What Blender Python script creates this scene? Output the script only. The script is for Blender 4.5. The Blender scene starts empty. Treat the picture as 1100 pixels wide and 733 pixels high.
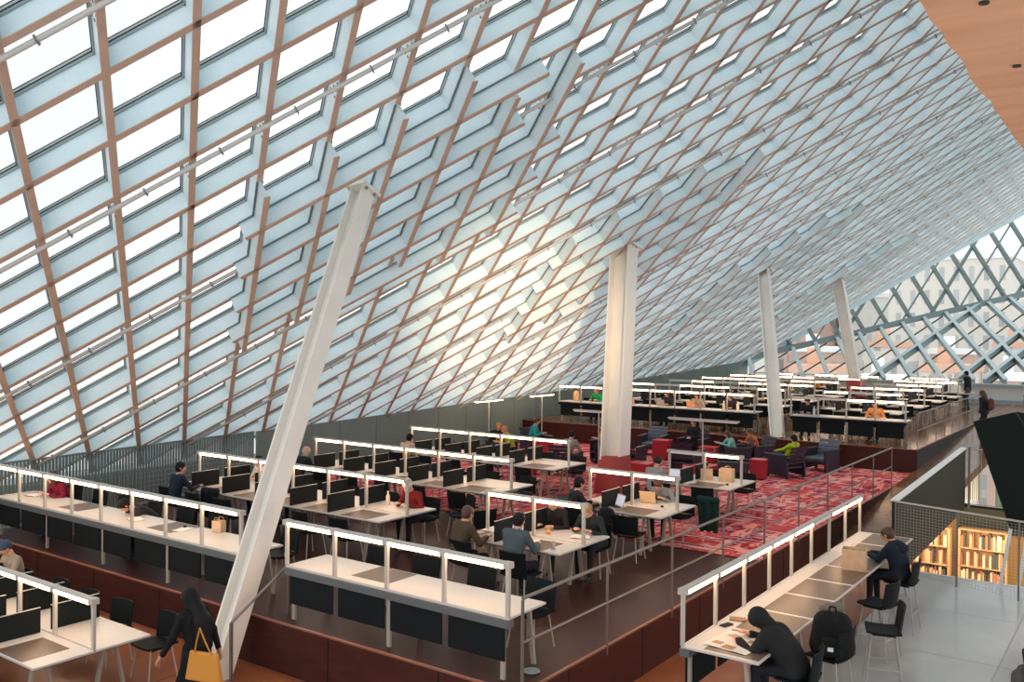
import bpy, bmesh, math, random
import numpy as np
from mathutils import Vector, Matrix
random.seed(7)
SC = bpy.context.scene
COL = SC.collection
# ------------------------------------------------------------------ camera
CAMP = Vector((0, 0, 4.0)); FPX = 963.93
YAW, PITCH, ROLL = -0.62452565, -0.008402, 0.00861574
def cam_axes():
    cy, sy, cp, sp = math.cos(YAW), math.sin(YAW), math.cos(PITCH), math.sin(PITCH)
    F = Vector((sy*cp, cy*cp, sp)); R = Vector((cy, -sy, 0)); U = R.cross(F)
    cr, sr = math.cos(ROLL), math.sin(ROLL)
    return cr*R+sr*U, -sr*R+cr*U, F
CR, CU, CF = cam_axes()
cd = bpy.data.cameras.new('camera'); cam = bpy.data.objects.new('camera', cd); COL.objects.link(cam)
cd.sensor_width = 36; cd.lens = FPX/1100*36; cd.clip_end = 2000
m = Matrix.Identity(4)
for k in range(3):
    m[k][0] = CR[k]; m[k][1] = CU[k]; m[k][2] = -CF[k]; m[k][3] = CAMP[k]
cam.matrix_world = m; SC.camera = cam
SC.view_settings.view_transform = 'Standard'; SC.view_settings.look = 'None'
SC.view_settings.gamma = 1; SC.view_settings.use_curve_mapping = False
SC.view_settings.exposure = 0.0
# ------------------------------------------------------------------ sky and reflected-sun spot
SKY_STRENGTH = 1.5
w = bpy.data.worlds.new('sky'); SC.world = w; w.use_nodes = True
nt = w.node_tree; bg = nt.nodes['Background']
tc = nt.nodes.new('ShaderNodeTexCoord'); nz = nt.nodes.new('ShaderNodeTexNoise'); nz.inputs['Scale'].default_value = 2.5
nz.inputs['Detail'].default_value = 4
rp = nt.nodes.new('ShaderNodeValToRGB')
rp.color_ramp.elements[0].color = (.80, .87, .90, 1); rp.color_ramp.elements[0].position = .3
rp.color_ramp.elements[1].color = (1, 1, 1, 1); rp.color_ramp.elements[1].position = .65
nt.links.new(tc.outputs['Generated'], nz.inputs['Vector']); nt.links.new(nz.outputs['Fac'], rp.inputs['Fac'])
nt.links.new(rp.outputs['Color'], bg.inputs['Color']); bg.inputs['Strength'].default_value = SKY_STRENGTH
# added warm spot lamp, stands in for sunlight reflected onto the roof lattice
sd = bpy.data.lights.new('sun_patch_spot', 'SPOT'); patch_spot = bpy.data.objects.new('sun_patch_spot', sd); COL.objects.link(patch_spot)
sd.energy = 95000; sd.color = (1, .74, .45); sd.spot_size = math.radians(9); sd.spot_blend = 1.0; sd.shadow_soft_size = .5
patch_spot.location = (16, -16, 2.6)
patch_spot.rotation_euler = (Vector((-16.3, 22.6, 4.3))-patch_spot.location).to_track_quat('-Z', 'Y').to_euler()

# ------------------------------------------------------------------ materials
MATS = {}
def mat(name, col, rough=.6, metal=0., emit=None, es=0., spec=.5, noise=None, bump=None):
    if name in MATS: return MATS[name]
    M = bpy.data.materials.new(name); M.use_nodes = True; t = M.node_tree; b = t.nodes['Principled BSDF']
    b.inputs['Base Color'].default_value = (*col, 1); b.inputs['Roughness'].default_value = rough
    b.inputs['Metallic'].default_value = metal; b.inputs['Specular IOR Level'].default_value = spec
    if emit: b.inputs['Emission Color'].default_value = (*emit, 1); b.inputs['Emission Strength'].default_value = es
    if noise:                                      # (scale, colour2, detail, low, high, stretch)
        sc, c2, det, lo, hi, st = noise
        g = t.nodes.new('ShaderNodeTexCoord'); mp = t.nodes.new('ShaderNodeMapping'); mp.inputs['Scale'].default_value = st
        n_ = t.nodes.new('ShaderNodeTexNoise'); n_.inputs['Scale'].default_value = sc; n_.inputs['Detail'].default_value = det
        r = t.nodes.new('ShaderNodeValToRGB'); r.color_ramp.elements[0].position = lo; r.color_ramp.elements[1].position = hi
        r.color_ramp.elements[0].color = (*col, 1); r.color_ramp.elements[1].color = (*c2, 1)
        t.links.new(g.outputs['Object'], mp.inputs['Vector']); t.links.new(mp.outputs['Vector'], n_.inputs['Vector'])
        t.links.new(n_.outputs['Fac'], r.inputs['Fac']); t.links.new(r.outputs['Color'], b.inputs['Base Color'])
        if bump:
            bp = t.nodes.new('ShaderNodeBump'); bp.inputs['Strength'].default_value = bump
            t.links.new(n_.outputs['Fac'], bp.inputs['Height']); t.links.new(bp.outputs['Normal'], b.inputs['Normal'])
    MATS[name] = M; return M
WEB = mat('pale_blue_steel', (.68, .80, .84), .5, noise=(3, (.62, .75, .80), 3, .3, .7, (1, 1, 1)))
FLG = mat('warm_lit_flange', (.62, .44, .345), .5, noise=(4, (.54, .39, .31), 3, .3, .7, (1, 1, 1)))  # tan paint with the warm light from below mixed into it
JNT = mat('dark_joint_strip', (.14, .19, .20), .5)
FRG = mat('glazing_frame_grey', (.30, .37, .39), .45)
FRW = mat('glazing_frame_white', (.80, .84, .84), .4)
FRB = mat('glazing_gasket_black', (.02, .03, .03), .5)
COLM = mat('column_paint', (.86, .82, .76), .42, noise=(2, (.80, .77, .72), 3, .3, .7, (1, 1, 1)))
BOLT = mat('bolt_steel', (.25, .29, .31), .4, .3)
PIPE = mat('pipe_paint', (.60, .60, .58), .4)
WALLG = mat('perforated_dark_green', (.14, .20, .19), .55, noise=(60, (.20, .27, .26), 2, .4, .6, (1, 1, 1)))
SLAT = mat('slat_grey', (.14, .185, .185), .5)
WHITE = mat('white_laminate', (.62, .59, .55), .35)
WEDGE = mat('laminate_edge', (.12, .135, .14), .5)
POSTM = mat('painted_post', (.52, .49, .44), .4)
HOUS = mat('lamp_housing', (.50, .47, .43), .4)
TUBE = mat('lamp_tube_glow', (1, .9, .8), .4, emit=(1, .60, .32), es=15)
TUBE2 = mat('lamp_tube_off', (.85, .82, .78), .4)
DARK = mat('charcoal_panel', (.010, .014, .016), .6, spec=.12)
DEDGE = mat('panel_edge', (.42, .40, .38), .5)
MATB = mat('brown_blotter', (.13, .09, .065), .38)
BLACKC = mat('black_shell', (.006, .010, .012), .6, spec=.14)
LEGM = mat('pale_leg', (.42, .39, .35), .4)
TRES = mat('trestle_leg', (.40, .36, .31), .5)
RAILM = mat('rail_steel', (.20, .18, .165), .4, .4)
MESHM = mat('wire_mesh', (.52, .52, .50), .4, .3)
MAROON = mat('maroon_fascia', (.048, .012, .010), .45, spec=.3, noise=(3, (.070, .018, .014), 4, .3, .7, (1, 1, 4)))
CORNER = mat('fascia_lip', (.30, .12, .08), .35)
PLAT = mat('platform_brown', (.13, .050, .018), .21, spec=.34, noise=(.9, (.32, .14, .055), 5, .35, .75, (1, 1, 1)))
LOWB = mat('lower_floor_brown', (.24, .075, .032), .32, spec=.30, noise=(1.2, (.38, .135, .06), 5, .3, .75, (1, 1, 1)))
GREYF = mat('grey_concrete', (.42, .48, .50), .14, noise=(.8, (.55, .60, .60), 5, .3, .7, (1, 1, 1)))
SOFF = mat('tan_soffit', (.95, .50, .30), .7, noise=(1.3, (.80, .40, .23), 6, .35, .7, (.5, 3, 1)), bump=.3)
PURPLE = mat('aubergine_slats', (.030, .024, .045), .45)
SLATE = mat('slate_slats', (.10, .13, .18), .45)
REDC = mat('red_cushion', (.45, .02, .035), .6)
OLIVE = mat('olive_wall', (.030, .034, .027), .6, spec=.2)
SKIN = mat('skin', (.60, .33, .22), .5); SKIN2 = mat('skin_tan', (.45, .24, .15), .5)
HBLK = mat('hair_black', (.008, .008, .009), .6, spec=.2); HBRN = mat('hair_brown', (.07, .032, .018), .5)
HBLD = mat('hair_blond', (.33, .17, .08), .5); HGRY = mat('hair_grey', (.45, .43, .40), .6)
SHOE = mat('shoe_dark', (.02, .02, .02), .5); SHOEW = mat('shoe_white', (.7, .7, .68), .5)
PAPER = mat('paper', (.82, .78, .72), .7)

def carpet_mat():
    M = bpy.data.materials.new('red_pattern_carpet'); M.use_nodes = True; t = M.node_tree; b = t.nodes['Principled BSDF']
    b.inputs['Roughness'].default_value = .95; b.inputs['Specular IOR Level'].default_value = .1
    g = t.nodes.new('ShaderNodeTexCoord')
    def layer(rot, st, sc, lo, hi):
        mp = t.nodes.new('ShaderNodeMapping'); mp.inputs['Scale'].default_value = st; mp.inputs['Rotation'].default_value = (0, 0, rot)
        n_ = t.nodes.new('ShaderNodeTexNoise'); n_.inputs['Scale'].default_value = sc; n_.inputs['Detail'].default_value = 3
        n_.inputs['Distortion'].default_value = 1.2
        r = t.nodes.new('ShaderNodeValToRGB'); r.color_ramp.elements[0].position = lo; r.color_ramp.elements[1].position = hi
        t.links.new(g.outputs['Object'], mp.inputs['Vector']); t.links.new(mp.outputs['Vector'], n_.inputs['Vector'])
        t.links.new(n_.outputs['Fac'], r.inputs['Fac']); return r
    cur = None
    def mix(fac, a, c):
        x = t.nodes.new('ShaderNodeMixRGB'); t.links.new(fac.outputs['Color'], x.inputs['Fac'])
        if a is None: x.inputs['Color1'].default_value = (.62, .075, .08, 1)
        else: t.links.new(a.outputs['Color'], x.inputs['Color1'])
        x.inputs['Color2'].default_value = (*c, 1); return x
    cur = mix(layer(.3, (1, .5, 1), 1.4, .50, .56), cur, (.33, .02, .05))
    cur = mix(layer(.9, (1.4, .35, 1), 3.2, .53, .57), cur, (.86, .30, .24))
    cur = mix(layer(-.5, (.35, 3.2, 1), 2.6, .58, .61), cur, (.78, .55, .55))
    cur = mix(layer(1.9, (.35, 2.6, 1), 1.5, .64, .66), cur, (.20, .08, .16))
    t.links.new(cur.outputs['Color'], b.inputs['Base Color']); return M
CARPET = carpet_mat()
def glass_mat(name, tint, gloss=.06):
    M = bpy.data.materials.new(name); M.use_nodes = True; t = M.node_tree; t.nodes.remove(t.nodes['Principled BSDF'])
    o = t.nodes['Material Output']; tr = t.nodes.new('ShaderNodeBsdfTransparent'); tr.inputs['Color'].default_value = (*tint, 1)
    gl = t.nodes.new('ShaderNodeBsdfGlossy'); gl.inputs['Roughness'].default_value = .03; mx = t.nodes.new('ShaderNodeMixShader')
    mx.inputs['Fac'].default_value = gloss
    t.links.new(tr.outputs[0], mx.inputs[1]); t.links.new(gl.outputs[0], mx.inputs[2]); t.links.new(mx.outputs[0], o.inputs['Surface']); return M
GLASS = glass_mat('roof_glass', (.93, .96, .96), .03)
GLASS2 = glass_mat('facade_glass', (.92, .95, .94), .03)
def facade_mat(name, wall, win, sx, sz, frac=.5):
    M = bpy.data.materials.new(name); M.use_nodes = True; t = M.node_tree; b = t.nodes['Principled BSDF']; b.inputs['Roughness'].default_value = .8
    g = t.nodes.new('ShaderNodeTexCoord'); br = t.nodes.new('ShaderNodeTexBrick'); mp = t.nodes.new('ShaderNodeMapping')
    mp.inputs['Rotation'].default_value = (math.pi/2, 0, 0)
    br.offset = 0; br.inputs['Scale'].default_value = 1; br.inputs['Brick Width'].default_value = sx; br.inputs['Row Height'].default_value = sz
    br.inputs['Mortar Size'].default_value = min(sx, sz)*(1-frac)*.5; br.inputs['Mortar Smooth'].default_value = 0
    br.inputs['Color1'].default_value = (*win, 1); br.inputs['Color2'].default_value = (*[c*1.35 for c in win], 1); br.inputs['Mortar'].default_value = (*wall, 1)
    t.links.new(g.outputs['Object'], mp.inputs['Vector']); t.links.new(mp.outputs['Vector'], br.inputs['Vector'])
    t.links.new(br.outputs['Color'], b.inputs['Base Color']); return M

# ------------------------------------------------------------------ mesh builder
class MB:
    def __init__(s): s.v = []; s.f = []; s.mi = []; s.ms = []
    def m(s, M):
        if M not in s.ms: s.ms.append(M)
        return s.ms.index(M)
    def add(s, vs, fs, M):
        o = len(s.v); k = s.m(M); s.v += [tuple(v) for v in vs]; s.f += [tuple(o+i for i in f) for f in fs]; s.mi += [k]*len(fs)
    def frame(s, c, ax, ay, az, M):               # box from centre and half-axis vectors
        c = Vector(c); vs = [c+a*ax+b*ay+d*az for a in (-1, 1) for b in (-1, 1) for d in (-1, 1)]
        s.add(vs, [(0, 1, 3, 2), (4, 6, 7, 5), (0, 4, 5, 1), (2, 3, 7, 6), (0, 2, 6, 4), (1, 5, 7, 3)], M)
    def box(s, x0, x1, y0, y1, z0, z1, M):
        s.frame(((x0+x1)/2, (y0+y1)/2, (z0+z1)/2), Vector(((x1-x0)/2, 0, 0)), Vector((0, (y1-y0)/2, 0)), Vector((0, 0, (z1-z0)/2)), M)
    def bar(s, p, q, wd, h, M, up=(0, 0, 1)):
        p, q = Vector(p), Vector(q); d = q-p; L = d.length
        if L < 1e-6: return
        d /= L; up = Vector(up); sd_ = d.cross(up)
        if sd_.length < 1e-4: sd_ = d.cross(Vector((0, 1, 0)))
        sd_.normalize(); u = sd_.cross(d).normalized()
        s.frame((p+q)/2, d*(L/2), sd_*(wd/2), u*(h/2), M)
    def tube(s, p, q, r0, M, r1=None, n=8, cap=True):
        p, q = Vector(p), Vector(q); d = (q-p).normalized(); r1 = r0 if r1 is None else r1
        a = d.orthogonal().normalized(); b = d.cross(a)
        vs = [p+(a*math.cos(t)+b*math.sin(t))*r0 for t in [2*math.pi*k/n for k in range(n)]]
        vs += [q+(a*math.cos(t)+b*math.sin(t))*r1 for t in [2*math.pi*k/n for k in range(n)]]
        fs = [(k, (k+1) % n, n+(k+1) % n, n+k) for k in range(n)]
        if cap: fs += [tuple(range(n-1, -1, -1)), tuple(range(n, 2*n))]
        s.add(vs, fs, M)
    def path(s, pts, r, M, n=8):
        for a, b in zip(pts[:-1], pts[1:]): s.tube(a, b, r, M, n=n)
    def lathe(s, c, prof, M, n=16):
        c = Vector(c); vs = []
        for (r, z) in prof: vs += [c+Vector((r*math.cos(2*math.pi*k/n), r*math.sin(2*math.pi*k/n), z)) for k in range(n)]
        fs = [(i*n+k, i*n+(k+1) % n, (i+1)*n+(k+1) % n, (i+1)*n+k) for i in range(len(prof)-1) for k in range(n)]
        fs += [tuple(range(n-1, -1, -1)), tuple((len(prof)-1)*n+k for k in range(n))]
        s.add(vs, fs, M)
    def shell(s, fn, nu, nv, th, M):               # thickened curved sheet; fn(u,v)->(point, normal)
        vs = []
        for sgn in (.5, -.5):
            for i in range(nu+1):
                for j in range(nv+1):
                    p, n_ = fn(i/nu, j/nv); vs.append(Vector(p)+Vector(n_)*th*sgn)
        W = nv+1; N = (nu+1)*W; fs = []
        for i in range(nu):
            for j in range(nv):
                a = i*W+j; fs.append((a, a+W, a+W+1, a+1)); fs.append((N+a, N+a+1, N+a+W+1, N+a+W))
        for i in range(nu):
            a = i*W; fs.append((a, N+a, N+a+W, a+W)); a = i*W+nv; fs.append((a, a+W, N+a+W, N+a))
        for j in range(nv):
            fs.append((j, j+1, N+j+1, N+j)); a = nu*W+j; fs.append((a, N+a, N+a+1, a+1))
        s.add(vs, fs, M)
    def poly(s, pts, th, M):                        # extruded polygon along vector th
        n = len(pts); th = Vector(th); vs = [Vector(p) for p in pts]+[Vector(p)+th for p in pts]
        s.add(vs, [tuple(range(n)), tuple(range(2*n-1, n-1, -1))]+[(k, n+k, n+(k+1) % n, (k+1) % n) for k in range(n)], M)
    def build(s, name, parent=None, loc=(0, 0, 0), rz=0, smooth=False, bevel=0):
        me = bpy.data.meshes.new(name); me.from_pydata(s.v, [], s.f)
        for M in s.ms: me.materials.append(M)
        me.polygons.foreach_set('material_index', s.mi)
        bm = bmesh.new(); bm.from_mesh(me); bmesh.ops.recalc_face_normals(bm, faces=bm.faces)
        bm.to_mesh(me); bm.free()
        if smooth: me.polygons.foreach_set('use_smooth', [True]*len(me.polygons))
        o = bpy.data.objects.new(name, me); COL.objects.link(o)
        if parent: o.parent = parent
        o.location = loc; o.rotation_euler = (0, 0, rz)
        if bevel:
            bv = o.modifiers.new('bevel', 'BEVEL'); bv.width = bevel; bv.segments = 2; bv.limit_method = 'ANGLE'
        return o
def tag(o, label, cat, group=None, kind=None):
    if label: o['label'] = label
    if cat: o['category'] = cat
    if group: o['group'] = group
    if kind: o['kind'] = kind
    return o
def thing(name, label, cat, loc=(0, 0, 0), rz=0, group=None):
    o = bpy.data.objects.new(name, None); COL.objects.link(o); o.empty_display_size = .2
    o.location = loc; o.rotation_euler = (0, 0, rz); return tag(o, label, cat, group)
def struct(mb, name, **k): return tag(mb.build(name, **k), None, None, None, 'structure')
KIDS = {}
def dup(root, loc, rz, label, group=None):
    if root.name not in KIDS:
        KIDS[root.name] = [(c, [g for g in bpy.data.objects if g.parent == c]) for c in bpy.data.objects if c.parent == root]
    r = root.copy(); COL.objects.link(r); r.location = loc; r.rotation_euler = (0, 0, rz); r['label'] = label
    if group: r['group'] = group
    for c, gs in KIDS[root.name]:
        cc = c.copy(); COL.objects.link(cc); cc.parent = r
        for g in gs:
            gg = g.copy(); COL.objects.link(gg); gg.parent = cc
    return r
ORD = ['first', 'second', 'third', 'fourth', 'fifth', 'sixth', 'seventh', 'eighth', 'ninth', 'tenth', 'eleventh', 'twelfth', 'thirteenth', 'fourteenth', 'fifteenth', 'sixteenth', 'seventeenth', 'eighteenth', 'nineteenth', 'twentieth']

# ------------------------------------------------------------------ structure: floors
PX = -5.70; STEP0 = 8.13; STEP1 = 28.2; ZL = -.69; ZU = .70
b = MB(); b.box(-24, -3.9, -2, STEP0, ZL-.3, ZL, LOWB); b.box(PX, -3.9, STEP0, 19.0, ZL-.3, ZL, LOWB)
for k in range(6): b.box(-24+k*3.3, -24+k*3.3+.012, -2, STEP0, ZL, ZL+.002, MAROON)
struct(b, 'floor')
b = MB(); b.box(-3.9, 6, -2, 19.25, ZL-.3, ZL, GREYF)
for k in range(5): b.box(-3.9+k*2.1, -3.9+k*2.1+.015, -2, 19.25, ZL, ZL+.0015, FRG)
for k in range(9): b.box(-3.9, 6, k*2.4, k*2.4+.015, ZL, ZL+.0015, FRG)
b.box(-3.9, 6, 19.25, 19.33, ZL-.5, ZL, FRW)
struct(b, 'floor')
def platform(y0, y1, z0, z1, x0, x1, top, name='floor'):
    b = MB(); b.box(x0, x1, y0, y1, z0-.2, z1-.012, MAROON)
    if z1 > .1: b.box(x1, x1+.008, y0+.05, y1, z0, z1-.02, mat('dark_fascia', (.016, .020, .020), .5, spec=.2)); b.box(x0, x1, y0, y1, z1-.012, z1, top)
    b.box(x0, x1+.006, y0-.006, y0+.03, z1-.02, z1+.004, CORNER); b.box(x1-.03, x1+.006, y0, y1, z1-.02, z1+.004, CORNER)
    xx = x0
    while xx < x1: b.box(xx, xx+.012, y0-.004, y0, z0, z1-.02, DARK); xx += 1.9
    yy = y0+1
    while yy < y1: b.box(x1, x1+.004, yy, yy+.012, z0, z1-.02, DARK); yy += 1.9
    return struct(b, name)
platform(STEP0, STEP1, ZL, 0, -24, PX, PLAT)
platform(STEP1, 50.5, 0, ZU, -24, PX, PLAT)
b = MB(); b.box(-18.8, PX-.005, 15.5, STEP1-.01, 0, .003, CARPET)
tag(b.build('carpet'), 'red carpet with pink, white and purple brushed pattern between the tables', 'carpet')
# ramp on the right of the platforms, climbing from the lower floor to the upper one
b = MB(); pr = [(19.0, ZL), (25.4, 0), (40.0, ZU), (50.5, ZU)]
for (ya, za), (yb, zb) in zip(pr[:-1], pr[1:]):
    b.poly([(PX, ya, za-.25), (PX, yb, zb-.25), (PX, yb, zb), (PX, ya, za)], (1.42, 0, 0), PLAT)
struct(b, 'floor')
# solid parapet between the ramp and the stair void
b = MB(); b.poly([(-4.28, 18.95, -.80), (-4.28, 26.7, -.62), (-4.28, 26.7, 1.0), (-4.28, 18.95, .72)], (.10, 0, 0), OLIVE)
b.poly([(-4.30, 18.93, .72), (-4.30, 26.72, 1.0), (-4.30, 26.72, 1.035), (-4.30, 18.93, .755)], (.14, 0, 0), FRW)
struct(b, 'wall_right')
# ------------------------------------------------------------------ stair void and lower storey seen through the mesh
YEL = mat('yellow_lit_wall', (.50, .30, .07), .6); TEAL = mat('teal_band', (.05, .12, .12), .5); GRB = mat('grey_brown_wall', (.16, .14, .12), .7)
b = MB(); b.box(-12, 8, 19.5, 44, -5.4, -5.2, LOWB); struct(b, 'floor')
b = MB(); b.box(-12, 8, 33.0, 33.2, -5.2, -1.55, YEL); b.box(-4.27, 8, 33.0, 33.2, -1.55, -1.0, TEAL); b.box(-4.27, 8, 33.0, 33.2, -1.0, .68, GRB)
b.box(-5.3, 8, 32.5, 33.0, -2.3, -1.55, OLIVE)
struct(b, 'wall_back')
b = MB()
for k in range(9): b.box(-5.22+k*.055, -5.22+k*.055+.032, 32.72, 32.8, -1.35, .42, FRW)
b.box(-5.24, -4.72, 32.8, 32.84, -1.35, .42, SLAT)
tag(b.build('louvre_panel'), 'white vertical louvre panel beyond the end of the dark parapet', 'panel')
# ------------------------------------------------------------------ glass roof lattice
LE = 1.2/1.0
E1 = Vector((.70154315, .51938917, .48792632))*1.2; E2 = Vector((-.75512438, .50273845, -.47381726))*1.2
O0 = CAMP+Vector((-8.95214605, 3.21291028, 1.98445884))*1.2
RN = Vector((-.55020895, -.04035558, .83405128))
def rp_(i, j, h=0): return O0+E1*i+E2*j+RN*h
def eaveX(y):
    ys = [(-5, -18.5), (9.7, -18.86), (18.5, -19.34), (30.9, -19.92), (52.7, -20.2), (70, -20.3)]
    for (a, xa), (c, xc) in zip(ys[:-1], ys[1:]):
        if y <= c: return xa+(xc-xa)*(y-a)/(c-a)
    return -20.3
RIDGE = -1.3; JMAX = 44.3
def inside(i, j):
    p = rp_(i, j); return p.y > 1.0 and eaveX(p.y)-.9 < p.x < RIDGE and j <= JMAX
def span(fixed, val, lo, hi, st=.05):
    t = lo; a = None; last = None
    while t <= hi:
        if inside(*((val, t) if fixed == 'i' else (t, val))):
            if a is None: a = t
            last = t
        t += st
    return (a, last) if a is not None and last-a > .3 else None
web = MB(); frm = MB()
E1n, E2n = E1.normalized(), E2.normalized()
SS1 = E1n.cross(RN).normalized(); SS2 = E2n.cross(RN).normalized()
def member(mbw, p, q, d, side, h0, h1, fl=True):
    c = (p+q)/2; L = (q-p).length/2
    mbw.frame(c+RN*(h0+h1)/2, d*L, side*.022, RN*((h1-h0)/2), WEB)
    if h0 < 0: mbw.frame(c-RN*.008, d*L, side*.056, RN*.010, JNT)
    if fl: mbw.frame(c+RN*(h0-.006), d*L, side*.050, RN*.007, FLG)
def glazing(p, q, d, side):
    c = (p+q)/2; L = (q-p).length/2
    for hw, h, t, M in ((.044, .310, .018, FRG), (.054, .331, .005, FRB)) + (((.078, .339, .005, FRW), (.088, .345, .004, FRB)) if side is SS1 else ()):
        frm.frame(c+RN*h, d*L, side*hw, RN*t, M)
for i in range(-4, 60):
    sp_ = span('i', i, -14, JMAX)
    if sp_: p, q = rp_(i, sp_[0]), rp_(i, sp_[1]); member(web, p, q, E2n, SS2, 0, .30); glazing(p, q, E2n, SS2)
PIPES = []
for j in range(-14, 45):
    sp_ = span('j', j, -8, 62)
    if sp_:
        p, q = rp_(sp_[0], j), rp_(sp_[1], j); member(web, p, q, E1n, SS1, 0, .30); glazing(p, q, E1n, SS1)
        if j % 3 == 0: PIPES.append((j, sp_))
# deeper second layer of beams round each column head
for (ic, jc) in ((6, 6), (14, 14), (24, 24), (34, 34), (-3, -3)):
    for di, a, c in ((-2, -1.75, 2.6), (-1, -1.8, 2.6), (0, -1.8, 2.6), (1, -1.8, 2.6), (2, -.8, 3.4), (3, -.8, 3.4)):
        if inside(ic+di, jc+a) and inside(ic+di, jc+c): member(web, rp_(ic+di, jc+a), rp_(ic+di, jc+c), E2n, SS2, -.30, 0)
    for dj, a, c in ((-1, -2.25, 2.4), (0, -2.25, 2.4), (1, -2.25, 3.4), (2, -2.25, 3.4), (3, -.3, 3.4)):
        if inside(ic+a, jc+dj) and inside(ic+c, jc+dj): member(web, rp_(ic+a, jc+dj), rp_(ic+c, jc+dj), E1n, SS1, -.30, 0)
# bolted splice plates beside the pipes
for (j, (a, c)) in PIPES:
    for i in range(math.ceil(a), int(c)+1):
        if not inside(i, j+.45): continue
        if rp_(i, j).y > 40: continue
        for t_ in (.06,):
            web.frame((rp_(i, j+t_)+rp_(i, j+.48))/2+RN*.135, E2n*.25, SS2*.030, RN*.115, FRW)
        for u_ in range(4):
            for v_ in range(3):
                pc = rp_(i, j+.10+u_*.11)+RN*(.055+v_*.08)
                web.frame(pc, E2n*.016, SS2*.040, RN*.016, BOLT)
# edge beams of the roof
pe0, pe1 = rp_(*[35.5, JMAX]), rp_(56, JMAX)
web.bar(pe0-E1n*2, pe1, .12, .5, WEB, up=RN)
struct(web, 'ceiling'); struct(frm, 'trim_1')
# glass: one pane per lattice bay, all kept as the roof's window
g = MB()
for i in range(-4, 60):
    for j in range(-14, 45):
        if inside(i+.5, j+.5) or (inside(i, j) and inside(i+1, j+1)):
            j1 = min(j+1, JMAX)
            g.add([rp_(i, j, .353), rp_(i+1, j, .353), rp_(i+1, j1, .353), rp_(i, j1, .353)], [(0, 1, 2, 3)], GLASS)
struct(g, 'window_1')
# sprinkler pipes
for n_, (j, (a, c)) in enumerate(PIPES):
    b = MB(); off = RN*-.085+SS1*.0-E2n*-.10; a += .9; p, q = rp_(a, j)+off, rp_(c, j)+off
    b.tube(Vector((0, 0, 0)), q-p, .034, PIPE, n=10)
    o = tag(b.build('sprinkler_pipe', loc=p, smooth=True), f'thin grey pipe under the glass roof, {ORD[n_]} pipe from the top left', 'pipe', 'sprinkler pipes under the roof lattice')
    k = math.ceil(a)
    while k < c:
        b = MB(); s_ = rp_(k+.35, j)+off-p; b.frame(s_, E1n*.012, SS1*.04, RN*.042, BOLT); b.tube(s_, s_-RN*.08, .010, BOLT, n=6); b.build('hanger_clip', parent=o); k += 1
# ------------------------------------------------------------------ leaning H columns
def hcolumn(name, base, top, wd, dp, label):
    base, top = Vector(base), Vector(top); o = thing(name, label, 'column', base, 0, None); ax = (top-base); L = ax.length; ax.normalize()
    fx = Vector((1, 0, 0)); fx = (fx-ax*fx.dot(ax)).normalized(); fy = ax.cross(fx).normalized()
    b = MB(); c = ax*(L/2)
    for s_ in (-1, 1): b.frame(c+fx*s_*(wd/2-.018), ax*(L/2), fx*.018, fy*(dp/2), COLM)
    b.build('flange', parent=o); b = MB(); b.frame(c, ax*(L/2), fx*(wd/2-.03), fy*.02, COLM)
    b.build('web', parent=o)
    b = MB(); b.frame(ax*(L-.02), ax*.03, fx*(wd/2+.07), fy*(dp/2+.07), COLM)
    for s_ in (-1, 1):
        for t in (-1, 1): b.tube(ax*(L-.05)+fx*s_*(wd/2+.04)+fy*t*.1, ax*(L-.1)+fx*s_*(wd/2+.04)+fy*t*.1, .02, BOLT)
    b.build('cap_plate', parent=o); return o
c1 = hcolumn('steel_column', (-10.25, 7.45, ZL), (-10.96, 10.86, 6.42), .30, .30, 'nearest leaning steel column, standing beside the woman with the yellow bag')
c2 = hcolumn('steel_column', (-11.15, 19.9, 0), (-11.72, 21.40, 6.42), .56, .56, 'leaning steel column with red boxed base in the lounge')
c3 = hcolumn('steel_column', (-9.95, 28.55, ZU), (-12.3, 33.5, 6.55), .40, .42, 'leaning steel column in the gap of the upper front desks')
c4 = hcolumn('steel_column', (-11.37, 43.8, ZU), (-12.84, 45.2, 6.8), .50, .50, 'farthest leaning steel column, red boxed base, before the far facade')
def cladding(col, h, w0, M):
    base = col.location; b = MB()
    top = {c2: Vector((-11.72, 21.40, 6.42)), c4: Vector((-12.84, 45.2, 6.8))}[col]
    ax = (top-base).normalized(); t = ax*(h/ax.z)
    b.add([(-w0, -w0, 0), (w0, -w0, 0), (w0, w0, 0), (-w0, w0, 0)]+[(t.x-w0*.78, t.y-w0*.78, h*.96), (t.x+w0*.78, t.y-w0*.78, h*1.0), (t.x+w0*.78, t.y+w0*.78, h), (t.x-w0*.78, t.y+w0*.78, h*.96)],
          [(0, 1, 2, 3), (4, 5, 6, 7), (0, 1, 5, 4), (1, 2, 6, 5), (2, 3, 7, 6), (3, 0, 4, 7)], M)
    b.build('base_cladding', parent=col)
REDP = mat('red_paint', (.30, .02, .02), .5)
cladding(c2, .92, .37, REDP); cladding(c4, 1.25, .42, REDP)
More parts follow.
